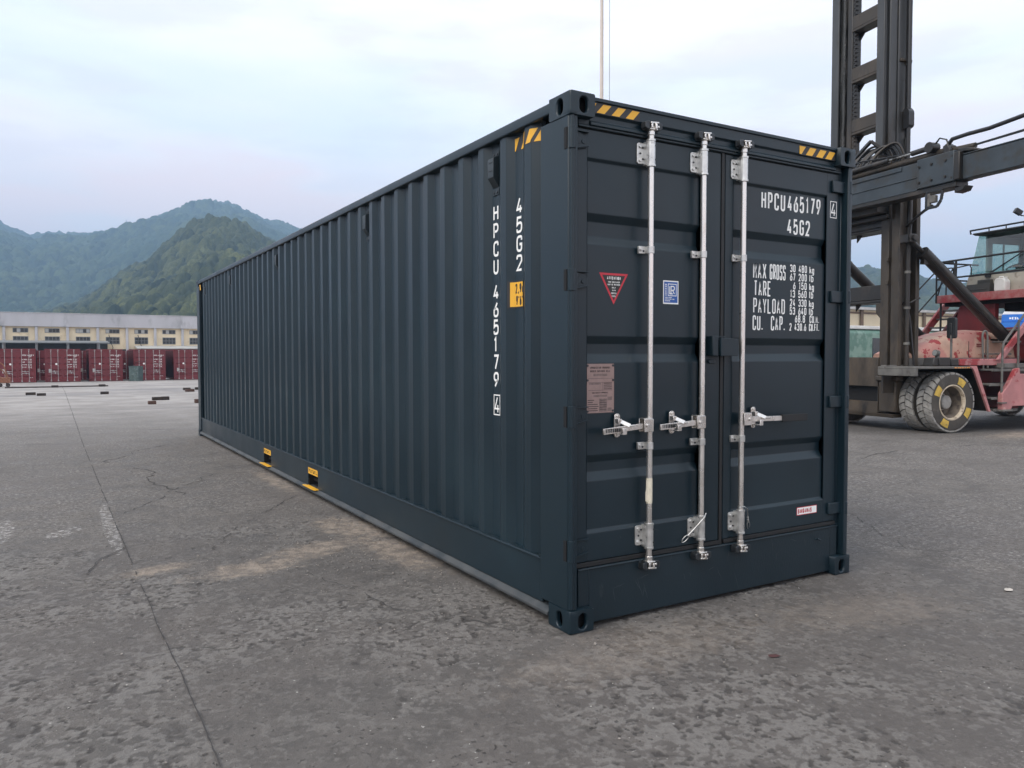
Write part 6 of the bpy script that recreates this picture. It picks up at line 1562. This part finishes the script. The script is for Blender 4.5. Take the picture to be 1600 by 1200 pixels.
# jerry can on the deck
def make_can():
    p = HM @ Vector((-2.46, -.92, 2.852)); t = thing('jerry_can', 'white plastic jerry can standing on the red deck before the cab', 'jerry can', p, math.atan2(.179, -.984))
    mb = MB(); mb.prism(rounded([(-.125, 0), (.125, 0), (.125, .20), (.10, .24), (.05, .275), (-.085, .275), (-.125, .22)], .025), 'x', -.085, .085); mb.build('body', PLASTIC, t, bevel=.02)
    mb = MB(); mb.tube([(0, -.075, .265), (0, -.06, .305), (0, .02, .30), (0, .045, .262)], .015, 8); mb.build('handle', PLASTIC, t)
    mb = MB(); mb.cyl((0, .085, .25), (0, .085, .298), .026, 14); mb.build('cap', PLASTIC, t)
make_can()

# ================================================================== OPERATOR
def skin_figure(name, pts, edges, rad, m, parent, root=0, sub=2):
    me = bpy.data.meshes.new(name); me.from_pydata([Vector(p) for p in pts], edges, []); me.materials.append(m)
    o = bpy.data.objects.new(name, me); COL.objects.link(o)
    if parent: o.parent = parent
    md = o.modifiers.new('skin', 'SKIN'); md.use_smooth_shade = True
    for i, r in enumerate(rad):
        v = me.skin_vertices[0].data[i]; v.radius = (r, r) if not isinstance(r, tuple) else r; v.use_root = (i == root)
    s = o.modifiers.new('sub', 'SUBSURF'); s.levels = sub; s.render_levels = sub
    return o
def make_operator():
    p = HM @ Vector((-3.70, -1.06, 3.225))
    t = thing('person', 'person in a navy shirt and pale helmet sitting at the wheel in the cab', 'person', p, math.atan2(.179, -.984))
    # origin: seat surface under the hips; +X forwards
    P = [(0, 0, .09), (-.03, 0, .22), (-.04, 0, .36), (-.03, 0, .47), (-.02, 0, .54), (0, 0, .60), (.015, 0, .665), (.01, 0, .735)]
    E = [(i, i + 1) for i in range(7)]; Rr = [(.15, .12), (.14, .11), (.155, .12), (.13, .085), (.055, .055), (.052, .055), (.078, .092), (.07, .08)]
    for s in (-1, 1):
        b = len(P)
        P += [(-.02, s * .17, .47), (.04, s * .235, .24), (.30, s * .20, .20), (.40, s * .17, .23)]; E += [(3, b), (b, b + 1), (b + 1, b + 2), (b + 2, b + 3)]; Rr += [.062, .047, .036, .032]
        h = b + 3
        for k in range(5):                                # curled fingers and thumb round the wheel rim
            f = len(P); dy = (-.030 + .018 * k) * (1 if k < 4 else 1)
            if k < 4: P += [(.455, s * .17 + dy, .245), (.480, s * .17 + dy, .222), (.468, s * .17 + dy, .200)]; Rr += [.0095, .009, .008]
            else: P += [(.43, s * .125, .225), (.455, s * .118, .212), (.468, s * .122, .205)]; Rr += [.011, .0095, .0085]
            E += [(h, f), (f, f + 1), (f + 1, f + 2)]
        b = len(P); P += [(.04, s * .10, .075), (.44, s * .13, .09), (.56, s * .13, -.22), (.70, s * .13, -.25)]; E += [(0, b), (b, b + 1), (b + 1, b + 2), (b + 2, b + 3)]; Rr += [.085, .062, .045, .04]
    skin_figure('body', P, E, Rr, SKIN, t)
    # face: nose, eyes, mouth, ears
    mb = MB()
    mb.prism([(.085, .690), (.112, .672), (.085, .666)], 'y', -.011, .011); mb.build('nose', SKIN, t, bevel=.004)
    for s in (-1, 1):
        mb = MB(); mb.lathe([(.0005, -.004), (.008, -.002), (.010, .0), (.008, .004), (.0005, .006)], (.086, s * .030, .700), 'x', 10); mb.build('eye', CABDK, t)
        mb = MB(); mb.prism(rounded([(-.012, .665), (.014, .668), (.018, .715), (-.010, .715)], .01), 'y', s * .082 - .008, s * .082 + .008); mb.build('ear', SKIN, t, bevel=.004)
    mb = MB(); mb.box(.083, .090, -.022, .022, .641, .648); mb.build('mouth', REDDK, t, bevel=.002)
    # shirt over torso and upper arms
    Ps = [(0, 0, .10), (-.03, 0, .22), (-.04, 0, .36), (-.03, 0, .475)]; Es = [(0, 1), (1, 2), (2, 3)]; Rs = [(.165, .135), (.155, .125), (.17, .135), (.14, .095)]
    for s in (-1, 1): b = len(Ps); Ps += [(-.02, s * .175, .475), (.035, s * .235, .25), (.20, s * .215, .205)]; Es += [(3, b), (b, b + 1), (b + 1, b + 2)]; Rs += [.075, .060, .052]
    skin_figure('shirt', Ps, Es, Rs, SHIRT, t)
    Pt = [(0, 0, .09)]; Et = []; Rt = [(.17, .13)]
    for s in (-1, 1): b = len(Pt); Pt += [(.05, s * .10, .078), (.44, s * .13, .092), (.55, s * .13, -.18)]; Et += [(0, b), (b, b + 1), (b + 1, b + 2)]; Rt += [.096, .073, .056]
    skin_figure('trousers', Pt, Et, Rt, TROUS, t)
    mb = MB(); mb.lathe([(.118, .712), (.112, .735), (.105, .775), (.080, .815), (.045, .835), (.001, .842)], (.005, 0, 0), 'z', 24); mb.prism(rounded([(.07, -.08), (.16, -.06), (.16, .06), (.07, .08)], .04), 'z', .710, .718); mb.build('helmet', mat('pale_helmet', (.60, .70, .68), .35), t, smooth=50)
make_operator()
